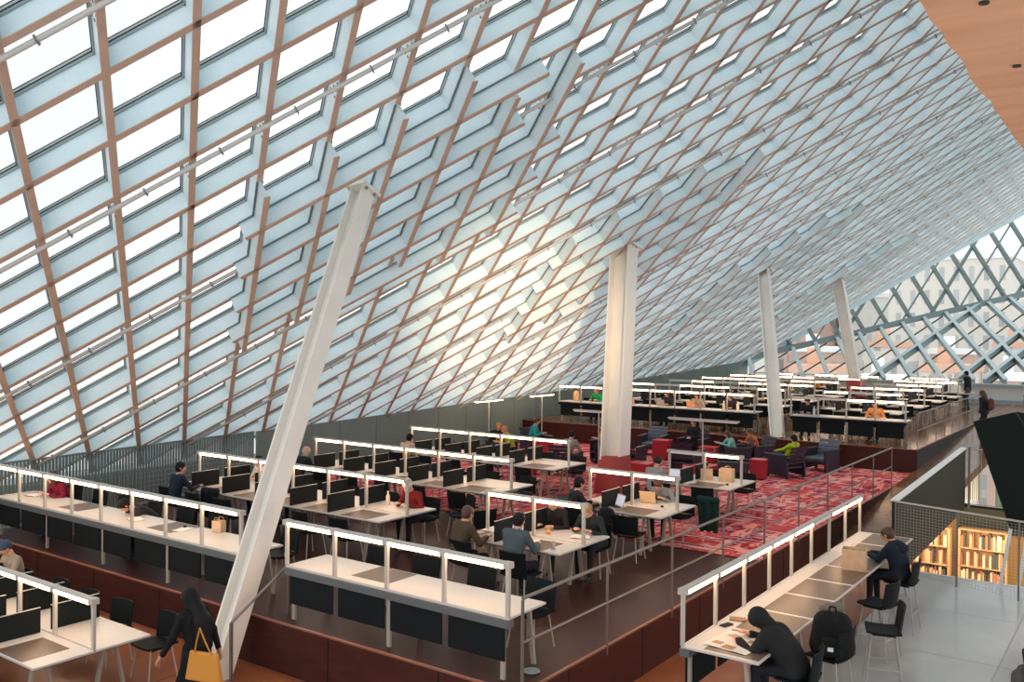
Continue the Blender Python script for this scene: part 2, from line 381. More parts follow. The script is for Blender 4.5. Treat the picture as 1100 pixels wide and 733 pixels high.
# ------------------------------------------------------------------ left wall: slatted guard, then perforated panels
WT = [(-18.6, 1.0, 1.22), (-18.86, 9.73, 1.31), (-19.08, 12.5, 1.32), (-19.34, 18.46, 1.42), (-19.49, 21.67, 1.48), (-19.92, 30.93, 1.66), (-20.19, 44.06, 2.12), (-20.17, 52.6, 2.5)]
def wt(y):
    for a, c in zip(WT[:-1], WT[1:]):
        if y <= c[1]:
            t = (y-a[1])/(c[1]-a[1]); return Vector((a[0]+(c[0]-a[0])*t, y, a[2]+(c[2]-a[2])*t))
    return Vector(WT[-1])
b = MB(); y = 15.2
while y < 52:
    y2 = min(y+1.55, 52.4); p, q = wt(y+.012), wt(y2-.012); zb = 0
    b.poly([(p.x, p.y, zb), (q.x, q.y, zb), tuple(q), tuple(p)], (-.06, 0, 0), WALLG); y = y2
struct(b, 'wall_left')
b = MB(); y = 1.2
GR = thing('slatted_guard', 'long grey slatted guard with wire grid along the foot of the roof, at left', 'railing', (0, 0, 0))
while y < 15.1:
    p = wt(y); b.box(p.x-.02, p.x+.02, y-.019, y+.019, .02, p.z, SLAT); y += .075
b.build('slat', parent=GR); b = MB()
b.bar(wt(1.2), wt(9.73), .06, .04, SLAT); b.bar(wt(9.73), wt(15.1), .06, .04, SLAT); b.build('top_rail', parent=GR)
b = MB(); y = 1.2
while y < 15.1:
    p = wt(y); b.box(p.x+.035, p.x+.041, y, y+.006, .05, .72, MESHM); y += .11
for k in range(7): p, q = wt(1.2), wt(15.1); b.bar((p.x+.04, 1.2, .05+k*.11), (q.x+.04, 15.1, .05+k*.11), .006, .006, MESHM)
b.build('wire_grid', parent=GR)
b = MB(); b.box(-21.5, -20.6, -2, 15.2, -.8, .55, FRG); b.box(-24, -18.2, STEP0-.02, STEP0, ZL, 0, MAROON)
struct(b, 'wall_left')
# ------------------------------------------------------------------ far facade: upper lattice, fold beam, lower skirt
def unproj(x, y, nn, cc):
    d = (CR*((x-550)/FPX)-CU*((y-366.5)/FPX)+CF); t = (cc-nn.dot(CAMP))/nn.dot(d); return CAMP+d*t
N2 = Vector((.60, -.78, .15)).normalized(); RC = Vector((-20.21, 52.78, 2.50)); C2_ = N2.dot(RC)
A0 = unproj(1018, 311.4, N2, C2_); AH = unproj(1058.9, 288.3, N2, C2_)-unproj(1031.4, 290.1, N2, C2_); AV = unproj(1045.5, 265.2, N2, C2_)-unproj(1044.7, 309.6, N2, C2_)
F0 = unproj(800, 385.5, N2, C2_); F1 = unproj(1100, 316, N2, C2_); FD = (F1-F0).normalized(); F1 = F1+FD*9; F0 = F0-FD*1.0
R0 = RC; RD = (unproj(1100, 230, N2, C2_)-RC).normalized()
node = unproj(1045.5, 265.2, N2, C2_)
ed = (AH/2-AV/2); eu = (AH/2+AV/2)           # down-right and up-right edges
def clip2(p, d, lims):
    lo, hi = -200., 200.
    for (q, nn) in lims:                          # keep (x-q).nn >= 0
        a = (p-q).dot(nn); s_ = d.dot(nn)
        if abs(s_) < 1e-9:
            if a < 0: return None
            continue
        t = -a/s_
        if s_ > 0: lo = max(lo, t)
        else: hi = min(hi, t)
    return (p+d*lo, p+d*hi) if hi-lo > .15 else None
upv = N2.cross(FD); upv = upv if upv.z > 0 else -upv
rn_ = N2.cross(RD); rn_ = rn_ if rn_.z < 0 else -rn_
xr = N2.cross(upv); xr = xr if xr.dot(FD) < 0 else -xr
FAC = mat('far_steel_dark', (.17, .23, .23), .5); FACL = mat('far_steel_skylit', (.50, .60, .62), .5)  # skirt flanges painted pale as if skylit, their webs dark as if shaded
lim2 = [(F0, upv), (R0, rn_), (F1, xr)]
thick = MB(); gl2 = MB()
def isunder(v): return v.z < 0
b = MB()
for k in range(-60, 60):
    c = clip2(node+eu*k, ed.normalized(), lim2)
    if c: b.bar(c[0], c[1], .15, .30, FAC, up=N2)
    c = clip2(node+ed*k, eu.normalized(), lim2)
    if c: b.bar(c[0]-N2*.14, c[1]-N2*.14, .09 if k % 3 else .20, .10, FAC, up=N2)
struct(b, 'trim_2')
p0 = clip2(F0+FD*.01, FD, lim2)
g = MB()
pr_ = F0+FD*((F1-F0).length); top_ = clip2(F1-FD*.1, upv, lim2)
g.add([F0-N2*.2, F1-N2*.2, (top_[1] if top_ else F1+upv*8)-N2*.2], [(0, 1, 2)], GLASS2); struct(g, 'window_2')
b = MB(); b.bar(F0, F1, .34, .42, FAC, up=N2); struct(b, 'trim_3')
# lower skirt between the fold and the sill
SIL = Vector((-9.0, 50.3, 1.62)); FM = unproj(968.5, 345.3, N2, C2_)
N3 = FD.cross(SIL-FM).normalized(); N3 = N3 if N3.z > 0 else -N3
C3_ = N3.dot(FM)
S0 = unproj(1000, 407.5, N3, C3_); S1 = unproj(1090, 409.0, N3, C3_); SD = (S1-S0).normalized()
s_st = (unproj(1012, 406, N3, C3_)-unproj(968.5, 345.3, N3, C3_)).normalized()
s_up = (unproj(1057.7, 322.8, N3, C3_)-unproj(951.3, 394, N3, C3_)).normalized()
fup = N3.cross(FD); fup = fup if fup.dot(SIL-FM) > 0 else -fup
sup = N3.cross(SD); sup = sup if sup.dot(SIL-FM) < 0 else -sup
lx = N3.cross(fup); lx = lx if lx.dot(FD) < 0 else -lx
lim3 = [(FM, fup), (S0, sup), (F1, lx)]
b = MB(); step = unproj(991.8, 340, N3, C3_)-unproj(968.5, 345.3, N3, C3_); step = FD*step.dot(FD)
for k in range(-8, 14):
    c = clip2(FM+step*k, s_st, lim3)
    if c: b.bar(c[0]-N3*.14, c[1]-N3*.14, .10, .36, FAC, up=N3); b.bar(c[0]+N3*.05, c[1]+N3*.05, .21, .03, FACL, up=N3)
for (x, y) in ((951.3, 394), (1040.6, 397), (1054, 410.5), (1200, 380)):
    c = clip2(unproj(x, y, N3, C3_), s_up, lim3)
    if c: b.bar(c[0]-N3*.16, c[1]-N3*.16, .08, .42, FAC, up=N3); b.bar(c[0]+N3*.065, c[1]+N3*.065, .20, .03, FACL, up=N3)
base_ = unproj(951.3, 394, N3, C3_)
for k in range(-7, 12):
    c = clip2(base_+s_st*(k*2.05), s_up, lim3)
    if c: b.bar(c[0]-N3*.30, c[1]-N3*.30, .07, .06, FRB, up=N3)
struct(b, 'trim_4')
g = MB(); ll = clip2(F0+fup*.2, fup, [(S0, sup)])
def onS(p): return p+s_st*((S0-p).dot(sup)/s_st.dot(sup))
g.add([F0-N3*.36, F1-N3*.36, onS(F1)-N3*.36, onS(F0)-N3*.36], [(0, 1, 2, 3)], GLASS2); struct(g, 'window_3')
SILM = mat('white_sill', (.60, .66, .68), .5)
b = MB(); b.box(-20.2, 4, 50.0, 50.5, ZU, 1.62, SILM); b.box(-20.2, 4, 49.8, 50.5, 1.60, 1.70, FRG)
b.box(-20.2, 4, 49.94, 50.0, ZU, .92, FRG)
struct(b, 'wall_back')
b = MB(); b.box(-4.3, 6, 33.2, 50.2, ZU-.5, ZU, GREYF); b.box(-4.2, 6, 40, 50, ZU, ZU+.02, mat('beige_carpet', (.36, .27, .22), .9)); struct(b, 'floor')
# ------------------------------------------------------------------ soffit at upper right and storey above
b = MB(); pts = []; y = -4.
rr = random.Random(3)
while y < 46: pts.append((-1.40+rr.uniform(-.02, .02), y)); y += .35
pts += [(7, 46), (7, -4)]
b.poly([(x, y, 6.35) for x, y in pts], (0, 0, .5), SOFF)
for (x, y) in ((-1.02, 7.03), (-1.02, 8.82), (.35, 13.1), (-.3, 17.5)):
    b.lathe((x, y, 6.335), [(.001, 0), (.035, 0), (.035, .03)], FRB, 12)
struct(b, 'ceiling')
b = MB(); b.box(-1.25, -1.1, -4, 46, 6.8, 13.6, WEB); struct(b, 'wall_right')
# ------------------------------------------------------------------ the city outside
def building(x0, x1, y0, y1, z1, M, roofM, label):
    o = thing('building', label, 'building', ((x0+x1)/2, (y0+y1)/2, -30))
    X, Y = (x1-x0)/2, (y1-y0)/2; b = MB(); b.box(-X, X, -Y, Y, 0, z1+30, M); b.build('wall', parent=o)
    b = MB(); b.box(-X-.3, X+.3, -Y-.3, Y+.3, z1+30, z1+30.9, roofM); b.box(-X*.5, -X*.1, -Y*.4, Y*.3, z1+30.9, z1+33, roofM); b.build('roof', parent=o); return o
CREAM = facade_mat('stone_facade', (.78, .73, .67), (.42, .43, .44), 2.6, 4.4, .38); PINK = facade_mat('brick_facade', (.62, .42, .35), (.36, .31, .30), 2.2, 3.4, .42)  # haze over the city is put into these pale walls, windows and roofs
PALE = facade_mat('pale_facade', (.80, .80, .78), (.60, .63, .64), 2.4, 3.6, .45); ORG = mat('brick_roof', (.80, .48, .34), .8); WROOF = mat('white_roof', (.93, .93, .92), .8)
building(-44, -22, 190, 212, 19, CREAM, WROOF, 'cream stone building with small window rows beyond the far glass')
building(-84, -62, 200, 225, 21, PINK, WROOF, 'pinkish brick building seen left of the cream one beyond the glass')
building(-61, -45, 216, 240, 13, PALE, WROOF, 'pale block between the pinkish and cream buildings')
building(-20, 12, 214, 250, 27, PALE, WROOF, 'pale tower at the right end of the far glass')
building(-128, -92, 210, 240, 16, PINK, WROOF, 'low brick block at the left end of the far glass')
k_ = 0
for (x, y, wx, wy, z, M) in ((-33.8, 112, 6, 6, -.4, ORG), (-27.4, 117, 6.4, 5, -1.6, WROOF), (-20.6, 121, 6.6, 6, -.2, ORG), (-14.2, 125, 5.6, 5, -1.2, WROOF), (-7.8, 129, 6.4, 6, -.3, ORG),
        (-46, 152, 9, 7, 1.4, WROOF), (-36.4, 159, 8.6, 7, 2.3, ORG), (-27.6, 166, 8, 7, 1.2, WROOF), (-18.8, 172, 8, 7, 2.4, ORG), (-9.8, 176, 8, 7, 1.5, WROOF), (-56, 148, 9, 8, 1.8, ORG)):
    wx *= .86; building(x-wx/2, x+wx/2, y-wy/2, y+wy/2, z, PINK if k_ % 2 else CREAM, M, f'low street block with {"orange" if M is ORG else "white"} roof beyond the far sill, {ORD[k_]} smallest rooftop'); k_ += 1
b = MB(); b.box(-400, 400, 56, 600, -30.5, -30, mat('street', (.60, .60, .58), .9)); struct(b, 'floor')
building(-150, -100, 20, 60, 70, facade_mat('bright_facade', (.88, .88, .86), (.80, .82, .82), 5, 4, .8), WROOF, 'pale tower faintly visible through the upper left roof glass')
# ------------------------------------------------------------------ reading tables
BAY = .955
def light_rail(o, x0, x1, ybar, ztop, n, lit=None, zfoot=.75, inset=.0, axis='x', drop=None, off=()):
    """posts with a glowing bar on top; local x runs along the table"""
    L = x1-x0; xs = [x0+inset+(L-inset*2)*k/n for k in range(n+1)]
    for x in xs:
        b = MB(); b.box(x-.024, x+.024, ybar-.02, ybar+.02, zfoot, ztop-.05, POSTM); b.build('post', parent=o)
        b = MB()
    b = MB(); b.box(x0-.04, x1+.04, ybar-.045, ybar+.045, ztop-.012, ztop+.012, HOUS)
    for x in xs: b.box(x-.045, x+.045, ybar-.05, ybar+.05, ztop-.055, ztop+.016, HOUS)
    b.build('light_bar', parent=o)
    for k in range(n):
        b = MB(); M = TUBE if (k not in off) else TUBE2
        b.box(xs[k]+.045, xs[k+1]-.045, ybar-.043, ybar+.043, ztop-.062, ztop-.012, M); b.build('lamp_tube', parent=o)
def trestle(o, x, ys, h=.72):
    for (ya, yb) in ys:
        b = MB(); b.bar((x, ya, h), (x, yb, 0), .055, .035, TRES); b.build('leg', parent=o)
def double_table(name, label, x0, x1, yc, z, off=(), endmat=True, ext=.0, group=None, half=.75):
    L = x1-x0; cx = (x0+x1)/2; o = thing(name, label, 'table', (cx, yc, z), 0, group); a, c = -L/2, L/2
    b = MB()
    for s_ in (-1, 1): b.box(a, c, min(s_*.012, s_*half), max(s_*.012, s_*half), .722, .75, WHITE)
    b.box(a, c, -.012, .012, .715, .735, DEDGE); b.box(a+.02, c-.02, -half+.02, half-.02, .705, .722, WEDGE); b.build('tabletop', parent=o, bevel=.003)
    n = max(1, round((L-.1)/BAY)); light_rail(o, a+.03, c-.04, 0, 1.37, n, off=off)
    xs = [a+.03+(L-.07)*k/n for k in range(n+1)]
    for k in range(n+1 if not endmat else n):
        x = xs[k]-.24 if k else xs[k]+.02
        if k == 0: continue
        for s_ in (-1, 1):
            y0, y1 = sorted((s_*.07, s_*(half-.02)))
            b = MB(); b.box(x-.010, x+.010, y0, y1, .752, 1.07, DARK); b.box(x-.011, x+.011, y0, y1, 1.07, 1.078, DEDGE)
            b.build('divider_panel', parent=o)
    for k in range(n):
        xm = xs[k]+.30 if k else xs[k]+.40
        b = MB(); b.box(xs[k+1]-.94, xs[k+1]-.27, -half+.02, -.15, .750, .753, MATB); b.build('desk_blotter', parent=o)
    for x in (a+.45, c-.45) if L < 4 else (a+.45, 0, c-.45):
        trestle(o, x, ((-half+.25, -half+.10), (-half+.36, -half+.50), (half-.25, half-.10), (half-.36, half-.50)))
        b = MB(); b.box(x-.03, x+.03, -half+.08, half-.08, .66, .705, TRES); b.build('cross_beam', parent=o)
    b = MB(); b.box(a+.3, c-.3, -.12, .12, .60, .66, DARK); b.build('cable_tray', parent=o)
    return o
def wall_table(name, label, x0, x1, y0, z, depth=.77, h=.75, off=(), group=None, mats=(), ridge=.62, n=None, rz=0, loc=None, drop=.40):
    """single-sided table, light rail on its front edge (local y=0), sitters behind at +y"""
    L = x1-x0; cx = (x0+x1)/2; o = thing(name, label, 'table', loc or (cx, y0, z), rz, group); a, c = -L/2, L/2
    b = MB(); b.box(a, c, .03, depth, h-.028, h, WHITE); b.box(a, c, 0, .028, h-.03, h+.004, WHITE); b.build('tabletop', parent=o, bevel=.003)
    b = MB(); b.box(a, c, -.02, .10, h-.125, h-.032, DARK if z > .1 else WEDGE); b.build('front_beam', parent=o)
    n = n or max(1, round(L/BAY)); light_rail(o, a+.02, c-.02, .012, h+ridge, n, zfoot=h, off=off)
    xs = [a+.02+(L-.04)*k/n for k in range(n+1)]
    for k in range(n):
        b = MB(); b.box(xs[k]+.05, xs[k+1]-.05, .02, .045, h-.13-drop, h-.13, DARK); b.build('modesty_panel', parent=o, bevel=.012)
    for k in mats:
        b = MB(); b.box(xs[k]+(.04 if rz else .14), xs[k+1]-(.04 if rz else .14), .26 if rz else .18, depth-.02, h, h+.003, MATB); b.build('desk_blotter', parent=o)
    q = [a+.12]+[xs[k] for k in range(2, n, 2)]+[c-.12]
    for x in q:
        trestle(o, x, ((.06, .06), (depth-.2, depth-.08)), h-.03)
    return o
TBL = {}
TBL['L0'] = wall_table('reading_counter', 'long white reading counter with light rail along the front platform edge, left', -18.35, -10.79, 8.28, 0, mats=(2, 5), n=8)
TBL['R0'] = wall_table('reading_counter', 'shorter white counter with light rail at the centre of the front platform edge', -9.82, -5.98, 8.28, 0, mats=(1,), n=4)
rows = ((11.88, 'second', -10.80, -7.13), (15.2, 'third', -10.9, -7.13), (18.72, 'fourth', -11.7, -7.28))
for (yc, nm, xl, xr_) in rows:
    x0 = -16.95
    TBL['L'+nm] = double_table('reading_table', f'long double table with dark dividers and light rail, {nm} row, left block', x0, xl, yc, 0)
    TBL['R'+nm] = double_table('reading_table', f'short white double table with light rail, {nm} row, right block', -9.06, xr_, yc, 0, off=((0,) if nm == 'fourth' else ()))
TBL['low'] = double_table('reading_table', 'long double table with dark dividers on the lower floor, bottom left corner', -18.0, -10.55, 5.94, ZL)
UP = []
for k, yc in enumerate((28.74, 32.1, 35.5, 38.9, 42.3, 45.6)):
    nm = ORD[k]
    if k == 0:
        TBL['U0L'] = wall_table('reading_counter', 'long dark skirted reading counter at the upper platform edge, left of the column', -18.5, -10.8, yc, ZU, n=8, ridge=.60)
        TBL['U0R'] = wall_table('reading_counter', 'dark skirted reading counter at the upper platform edge, right of the column', -9.62, -6.12, yc, ZU, n=4, ridge=.60, off=(0, 1))
    else:
        double_table('reading_table', f'lit double reading table on the upper platform, {nm} row, left block', -17.2, -10.9, yc, ZU, off=(k % 5, (k*3+1) % 7))
        double_table('reading_table', f'lit double reading table on the upper platform, {nm} row, right block', -9.6, -6.9, yc, ZU, off=((k % 3,) if k % 2 else ()))
# right-hand high counter (runs along y)
HC = .34-ZL
ctr = wall_table('high_counter', 'long white high counter with brown blotters and light rail at lower right', 0, 7.75, 0, 0, depth=.94, h=HC, mats=(0, 1, 2, 3, 4, 5, 6, 7), ridge=.66, n=8, rz=-math.pi/2, loc=(-4.52, 13.60, ZL), drop=.42, off=(2,))
# ------------------------------------------------------------------ chairs and stools
def make_chair(name, label, seat_h, loc, tall=False):
    o = thing(name, label, 'stool' if tall else 'chair', loc)
    def seat(u, v):
        x = (u-.5)*.46; y = (v-.5)*.44; return (x, y, seat_h+.02*(2*u-1)**2-.015*(1-(2*v-1)**2)), (0, 0, 1)
    b = MB(); b.shell(seat, 6, 6, .022, BLACKC); b.build('seat', parent=o, smooth=False)
    def back(u, v):
        x = (u-.5)*.47; z = seat_h+.03+v*.34; y = -.22-.05*v+.05*(2*u-1)**2; n_ = Vector((-.4*(2*u-1), 1, .15)).normalized(); return (x, y, z), n_
    b = MB(); b.shell(back, 6, 4, .022, BLACKC); b.build('backrest', parent=o)
    for sx in (-1, 1):
        for sy in (-1, 1):
            b = MB(); b.tube((sx*.17, sy*.15, seat_h-.01), (sx*(.25 if tall else .22), sy*(.24 if tall else .21), 0), .0115, LEGM, n=7); b.build('leg', parent=o)
    if tall:
        z = .30; b = MB(); q = [(sx*.223, sy*.205, z) for sx, sy in ((-1, -1), (1, -1), (1, 1), (-1, 1), (-1, -1))]; b.path(q, .010, LEGM); b.build('footrest', parent=o)
    b = MB(); b.box(-.18, .18, -.16, .16, seat_h-.035, seat_h-.018, DARK); b.build('seat_frame', parent=o); return o
chair0 = None
def chair(x, y, z, rz, label, group):
    global chair0
    if chair0 is None:
        chair0 = make_chair('chair', label, .45, (x, y, z)); chair0.rotation_euler = (0, 0, rz); chair0['group'] = group; return chair0
    return dup(chair0, (x, y, z), rz, label, group)
rc = random.Random(11)
def seats(x0, x1, y, z, rz, side, where, n, skip=(), dx=.0):
    g = 'black chairs at the '+where
    for k in range(n):
        if k in skip: continue
        x = x0+(x1-x0)*(k+.5)/n+dx
        chair(x+rc.uniform(-.06, .06), y+rc.uniform(-.06, .06), z, rz+rc.uniform(-.15, .15),
              f'black chair, {side} side of the {where}, {ORD[k]} from left', g)
NEAR, FAR = 0.0, math.pi               # a near-side sitter looks towards +y
seats(-18.35, -10.8, 9.42, 0, FAR, 'far', 'long front counter at left', 8)
seats(-9.8, -6.0, 9.42, 0, FAR, 'far', 'front centre counter', 4)
for (yc, nm, xl, xr_) in rows:
    n = round((xl+16.95-.1)/BAY)
    seats(-16.95, xl, yc-1.02, 0, NEAR, 'near', f'{nm} row long table', n)
    seats(-16.95, xl, yc+1.02, 0, FAR, 'far', f'{nm} row long table', n)
    seats(-9.06, xr_, yc-1.02, 0, NEAR, 'near', f'{nm} row short table', 2)
    seats(-9.06, xr_, yc+1.02, 0, FAR, 'far', f'{nm} row short table', 2)
seats(-18, -10.55, 5.94-1.02, ZL, NEAR, 'near', 'lower left table', 8)
seats(-18, -10.55, 5.94+1.02, ZL, FAR, 'far', 'lower left table', 8)
seats(-18.5, -10.8, 29.9, ZU, FAR, 'far', 'upper left counter', 8)
seats(-9.85, -6.12, 29.9, ZU, FAR, 'far', 'upper right counter', 4)
for k, yc in enumerate((32.1, 35.5, 38.9, 42.3)):
    for s_, rz, sd_ in ((-1.02, NEAR, 'near'), (1.02, FAR, 'far')):
        seats(-17.2, -10.9, yc+s_, ZU, rz, sd_, f'upper platform left table {ORD[k+1]} back', 7)
        seats(-9.6, -6.9, yc+s_, ZU, rz, sd_, f'upper platform right table {ORD[k+1]} back', 3)
for c, (x, y, rz) in enumerate(((-11.0, 13.6, 2.6), (-10.0, 12.9, 1.2), (-10.35, 16.4, 2.0))):
    chair(x, y, 0, rz, f'black chair pulled into the aisle beyond the long tables, {ORD[c]} from front', 'chairs pulled into the aisle')
st0 = make_chair('bar_stool', 'black bar stool with pale legs under the man in the navy jacket', .76, (-3.30, 15.32, ZL), True); st0.rotation_euler = (0, 0, math.pi/2)
dup(st0, (-3.32, 10.30, ZL), math.pi/2+.1, 'black bar stool under the hooded person at the near end')
dup(st0, (-3.24, 11.25, ZL), math.pi/2-.15, 'black bar stool carrying the black backpack')
dup(st0, (-2.95, 12.65, ZL), math.pi/2+.3, 'empty black bar stool right of the backpack, pulled back')
dup(st0, (-3.30, 13.85, ZL), math.pi/2-.2, 'empty black bar stool tucked close beside the man in navy')
chair(-1.05, 14.3, ZL, -math.pi/2+.2, 'black chair cut by the right edge of the picture on grey floor', 'black chair at the right edge')
# ------------------------------------------------------------------ lounge armchairs, cubes and floor lamps
def make_armchair(label, loc, rz, slatM):
    o = thing('armchair', label, 'armchair', loc, rz, 'slatted lounge armchairs on the red carpet')
    for s_ in (-1, 1):
        b = MB(); b.poly([(s_*.36-.03, -.40, .06), (s_*.36-.03, .40, .06), (s_*.36-.03, .42, .62), (s_*.36-.03, -.34, .62)], (.06, 0, 0), PURPLE); b.build('side_panel', parent=o, bevel=.01)
        b = MB(); b.box(s_*.36-.06, s_*.36+.06, -.36, .44, .62, .65, PURPLE); b.build('arm', parent=o, bevel=.008)
        for y in (-.34, .34):
            b = MB(); b.box(s_*.36-.03, s_*.36+.03, y-.04, y+.04, 0, .06, PURPLE); b.build('foot', parent=o)
    for k in range(5):
        z = .42+k*.105; y = -.34-.02*k*1.6; b = MB(); b.frame((0, y, z), Vector((.33, 0, 0)), Vector((0, .014, -.004)), Vector((0, -.012, .043)), slatM); b.build('back_slat', parent=o, bevel=.006)
    b = MB(); b.box(-.33, .33, -.33, .40, .26, .32, PURPLE); b.build('seat', parent=o, bevel=.01)
    b = MB(); b.box(-.31, .31, -.30, .39, .32, .42, slatM if slatM == SLATE else DARK); b.build('cushion', parent=o, bevel=.03)
    return o
A1 = make_armchair('slate blue slatted armchair facing away at the right end of the lounge', (-8.1, 27.0, .012), 2.9, SLATE)
A2 = make_armchair('dark aubergine armchair holding the person in lime green', (-8.55, 25.2, .012), 1.2, PURPLE)
for (x, y, rz, lb) in ((-12.9, 24.0, .1, 'dark slatted armchair just right of the red based column, seen from behind'), (-11.1, 24.2, 0, 'dark slatted armchair behind the person in the cap'),
        (-13.6, 27.0, 3.3, 'green grey slatted armchair left of the person in a dark suit'), (-12.2, 27.1, 3.1, 'dark armchair under the person in a dark suit'),
        (-10.3, 25.9, 2.2, 'dark armchair under the child in teal'), (-9.95, 26.7, 2.6, 'dark armchair under the child in orange and red'), (-14.0, 24.6, 2.7, 'dark armchair under the person in peach'),
        (-16.5, 24.3, 4.4, 'dark armchair under the person in teal by the wall'), (-16.6, 22.5, 4.2, 'dark armchair under the orange-haired person by the wall'), (-13.6, 21.5, .2, 'dark armchair with its back to the camera left of the red based column'), (-9.2, 22.9, -1.2, 'dark aubergine armchair in front of the lamp behind the short tables')):
    dup(A1 if 'green grey' in lb else A2, (x, y, .012), rz, lb)
def cube(x, y, s_, h, label):
    o = thing('side_cube', label, 'side table', (x, y, .012), rc.uniform(-.3, .3), 'red cube tables in the lounge')
    b = MB(); b.box(-s_, s_, -s_, s_, .02, h-.03, REDC); b.build('body', parent=o, bevel=.015)
    b = MB(); b.box(-s_-.01, s_+.01, -s_-.01, s_+.01, h-.03, h, mat('red_top', (.60, .04, .06), .3)); b.build('top', parent=o, bevel=.008)
    b = MB(); b.box(-s_+.03, s_-.03, -s_+.03, s_-.03, 0, .02, DARK); b.build('plinth', parent=o)
for (x, y, s_, h, lb) in ((-12.9, 26.2, .25, .62, 'red cube table right of the person in peach'), (-11.4, 26.4, .25, .5, 'red cube table beside the dark suited person'), (-15.3, 22.9, .2, .7, 'narrow red cube table left of the grey haired sitter'),
        (-14.6, 20.9, .3, .45, 'red cube table behind the end of the fourth row long table'), (-11.9, 22.9, .3, .35, 'low red cube table right of the red based column'), (-10.3, 23.6, .3, .35, 'low red cube table in front of the floor lamp'), (-9.0, 24.3, .2, .55, 'red cube table by the lime green sitter')): cube(x, y, s_, h, lb)
def floor_lamp(x, y, h, L, rz, label, on=True):
    o = thing('floor_lamp', label, 'lamp', (x, y, .012), rz, None)
    b = MB(); b.lathe((0, 0, 0), [(.16, 0), (.16, .015), (.03, .03)], POSTM, 20); b.build('base', parent=o)
    b = MB(); b.tube((0, 0, .02), (0, 0, h-.04), .018, POSTM); b.build('pole', parent=o)
    b = MB(); b.box(-L/2, L/2, -.06, .06, h-.02, h+.015, HOUS); b.build('shade', parent=o, bevel=.005)
    b = MB(); b.box(-L/2+.04, L/2-.04, -.05, .05, h-.045, h-.02, TUBE if on else TUBE2); b.build('lamp_tube', parent=o)
floor_lamp(-18.15, 23.9, 1.75, 1.5, math.pi/2, 'glowing T-shaped floor lamp against the dark wall, nearer of the two')
floor_lamp(-18.3, 27.3, 1.75, 1.5, math.pi/2, 'glowing T-shaped floor lamp against the dark wall, farther of the two')
floor_lamp(-9.8, 22.3, 1.74, 2.0, 0, 'T-shaped floor lamp in the lounge right of the red based column', False)
floor_lamp(-13.1, 22.5, 1.76, 1.7, 0, 'T-shaped floor lamp half hidden behind the red based column', False)
# ------------------------------------------------------------------ railings and the mesh guard
HR = thing('handrail', 'two-bar steel handrail along the right edge of the front platform', 'railing', (0, 0, 0))
for k in range(10):
    y = 8.17+k*(25.2-8.17)/9; b = MB(); b.box(PX-.02, PX+.0, y-.02, y+.02, -.12 if k else -.3, 1.03, RAILM); b.build('post', parent=HR)
for z, r in ((1.05, .022), (.55, .016)):
    b = MB(); b.tube((PX-.01, 8.17, z), (PX-.01, 25.2, z), r, RAILM); b.build('rail', parent=HR)
HU = thing('handrail', 'two-bar steel handrail along the right edge of the upper platform', 'railing', (0, 0, 0))
for k in range(9):
    y = 28.3+k*(39.3-28.3)/8; b = MB(); b.box(PX-.02, PX, y-.02, y+.02, ZU-.12, ZU+1.03, RAILM); b.build('post', parent=HU)
for z, r in ((1.05, .022), (.55, .016)):
    b = MB(); b.tube((PX-.01, 28.3, ZU+z), (PX-.01, 39.3, ZU+z), r, RAILM); b.build('rail', parent=HU)
HS = thing('stair_handrail', 'short steel handrail sloping down between the two front counters', 'railing', (0, 0, 0))
P1_, P2_ = Vector((-10.0, 7.52, .10)), Vector((-9.95, 8.45, .71))
for P_, z0 in ((P1_, ZL), (P2_, 0)):
    b = MB(); b.box(P_.x-.018, P_.x+.018, P_.y-.018, P_.y+.018, z0, P_.z, RAILM); b.build('post', parent=HS)
b = MB(); b.tube(P1_, P2_, .020, RAILM); b.tube(P2_, P2_+Vector((-.5, .35, .0)), .018, RAILM); b.build('rail', parent=HS)
b = MB(); b.lathe((-5.98, 8.75, 0), [(.10, 0), (.10, .012), (.085, .014), (.085, .006), (.05, .006), (.05, .016), (.001, .016)], FRG, 24)
tag(b.build('floor_outlet'), 'round metal floor outlet ring beside the first handrail post', 'outlet')
MR = thing('mesh_guard', 'wire mesh guard rail across the grey floor beyond the high counter', 'railing', (-4.2, 18.9, ZL))
mx, my, mh = 3.9, -1.15, 1.42
def mp_(t, z): return (mx*t, my*t, z)
b = MB()
for k in range(66): t = k/65; b.bar(mp_(t, .04), mp_(t, mh-.06), .0036, .0036, MESHM)
for k in range(24): z = .04+k*(mh-.1)/23; b.bar(mp_(0, z), mp_(1, z), .0036, .0036, MESHM)
b.build('wire_mesh', parent=MR)
for t in (.0, .3, .57, .99):
    b = MB(); b.bar(mp_(t, 0), mp_(t, mh), .03, .03, RAILM, up=(1, 0, 0)); b.build('post', parent=MR)
b = MB(); b.bar(mp_(0, mh), mp_(1, mh), .04, .03, POSTM); b.build('top_rail', parent=MR)
MR2 = thing('mesh_guard', 'wire mesh guard rail across the far end of the stair void', 'railing', (-4.1, 26.8, -.5))
b = MB()
for k in range(60): b.bar((k*.1, 0, 0), (k*.1, 0, 1.5), .006, .006, MESHM)
for k in range(2): b.bar((0, 0, k*1.5), (6, 0, k*1.5), .02, .02, MESHM)
b.build('wire_mesh', parent=MR2); b = MB(); b.bar((0, 0, -.1), (0, 0, 1.55), .05, .05, RAILM, up=(1, 0, 0)); b.build('post', parent=MR2)
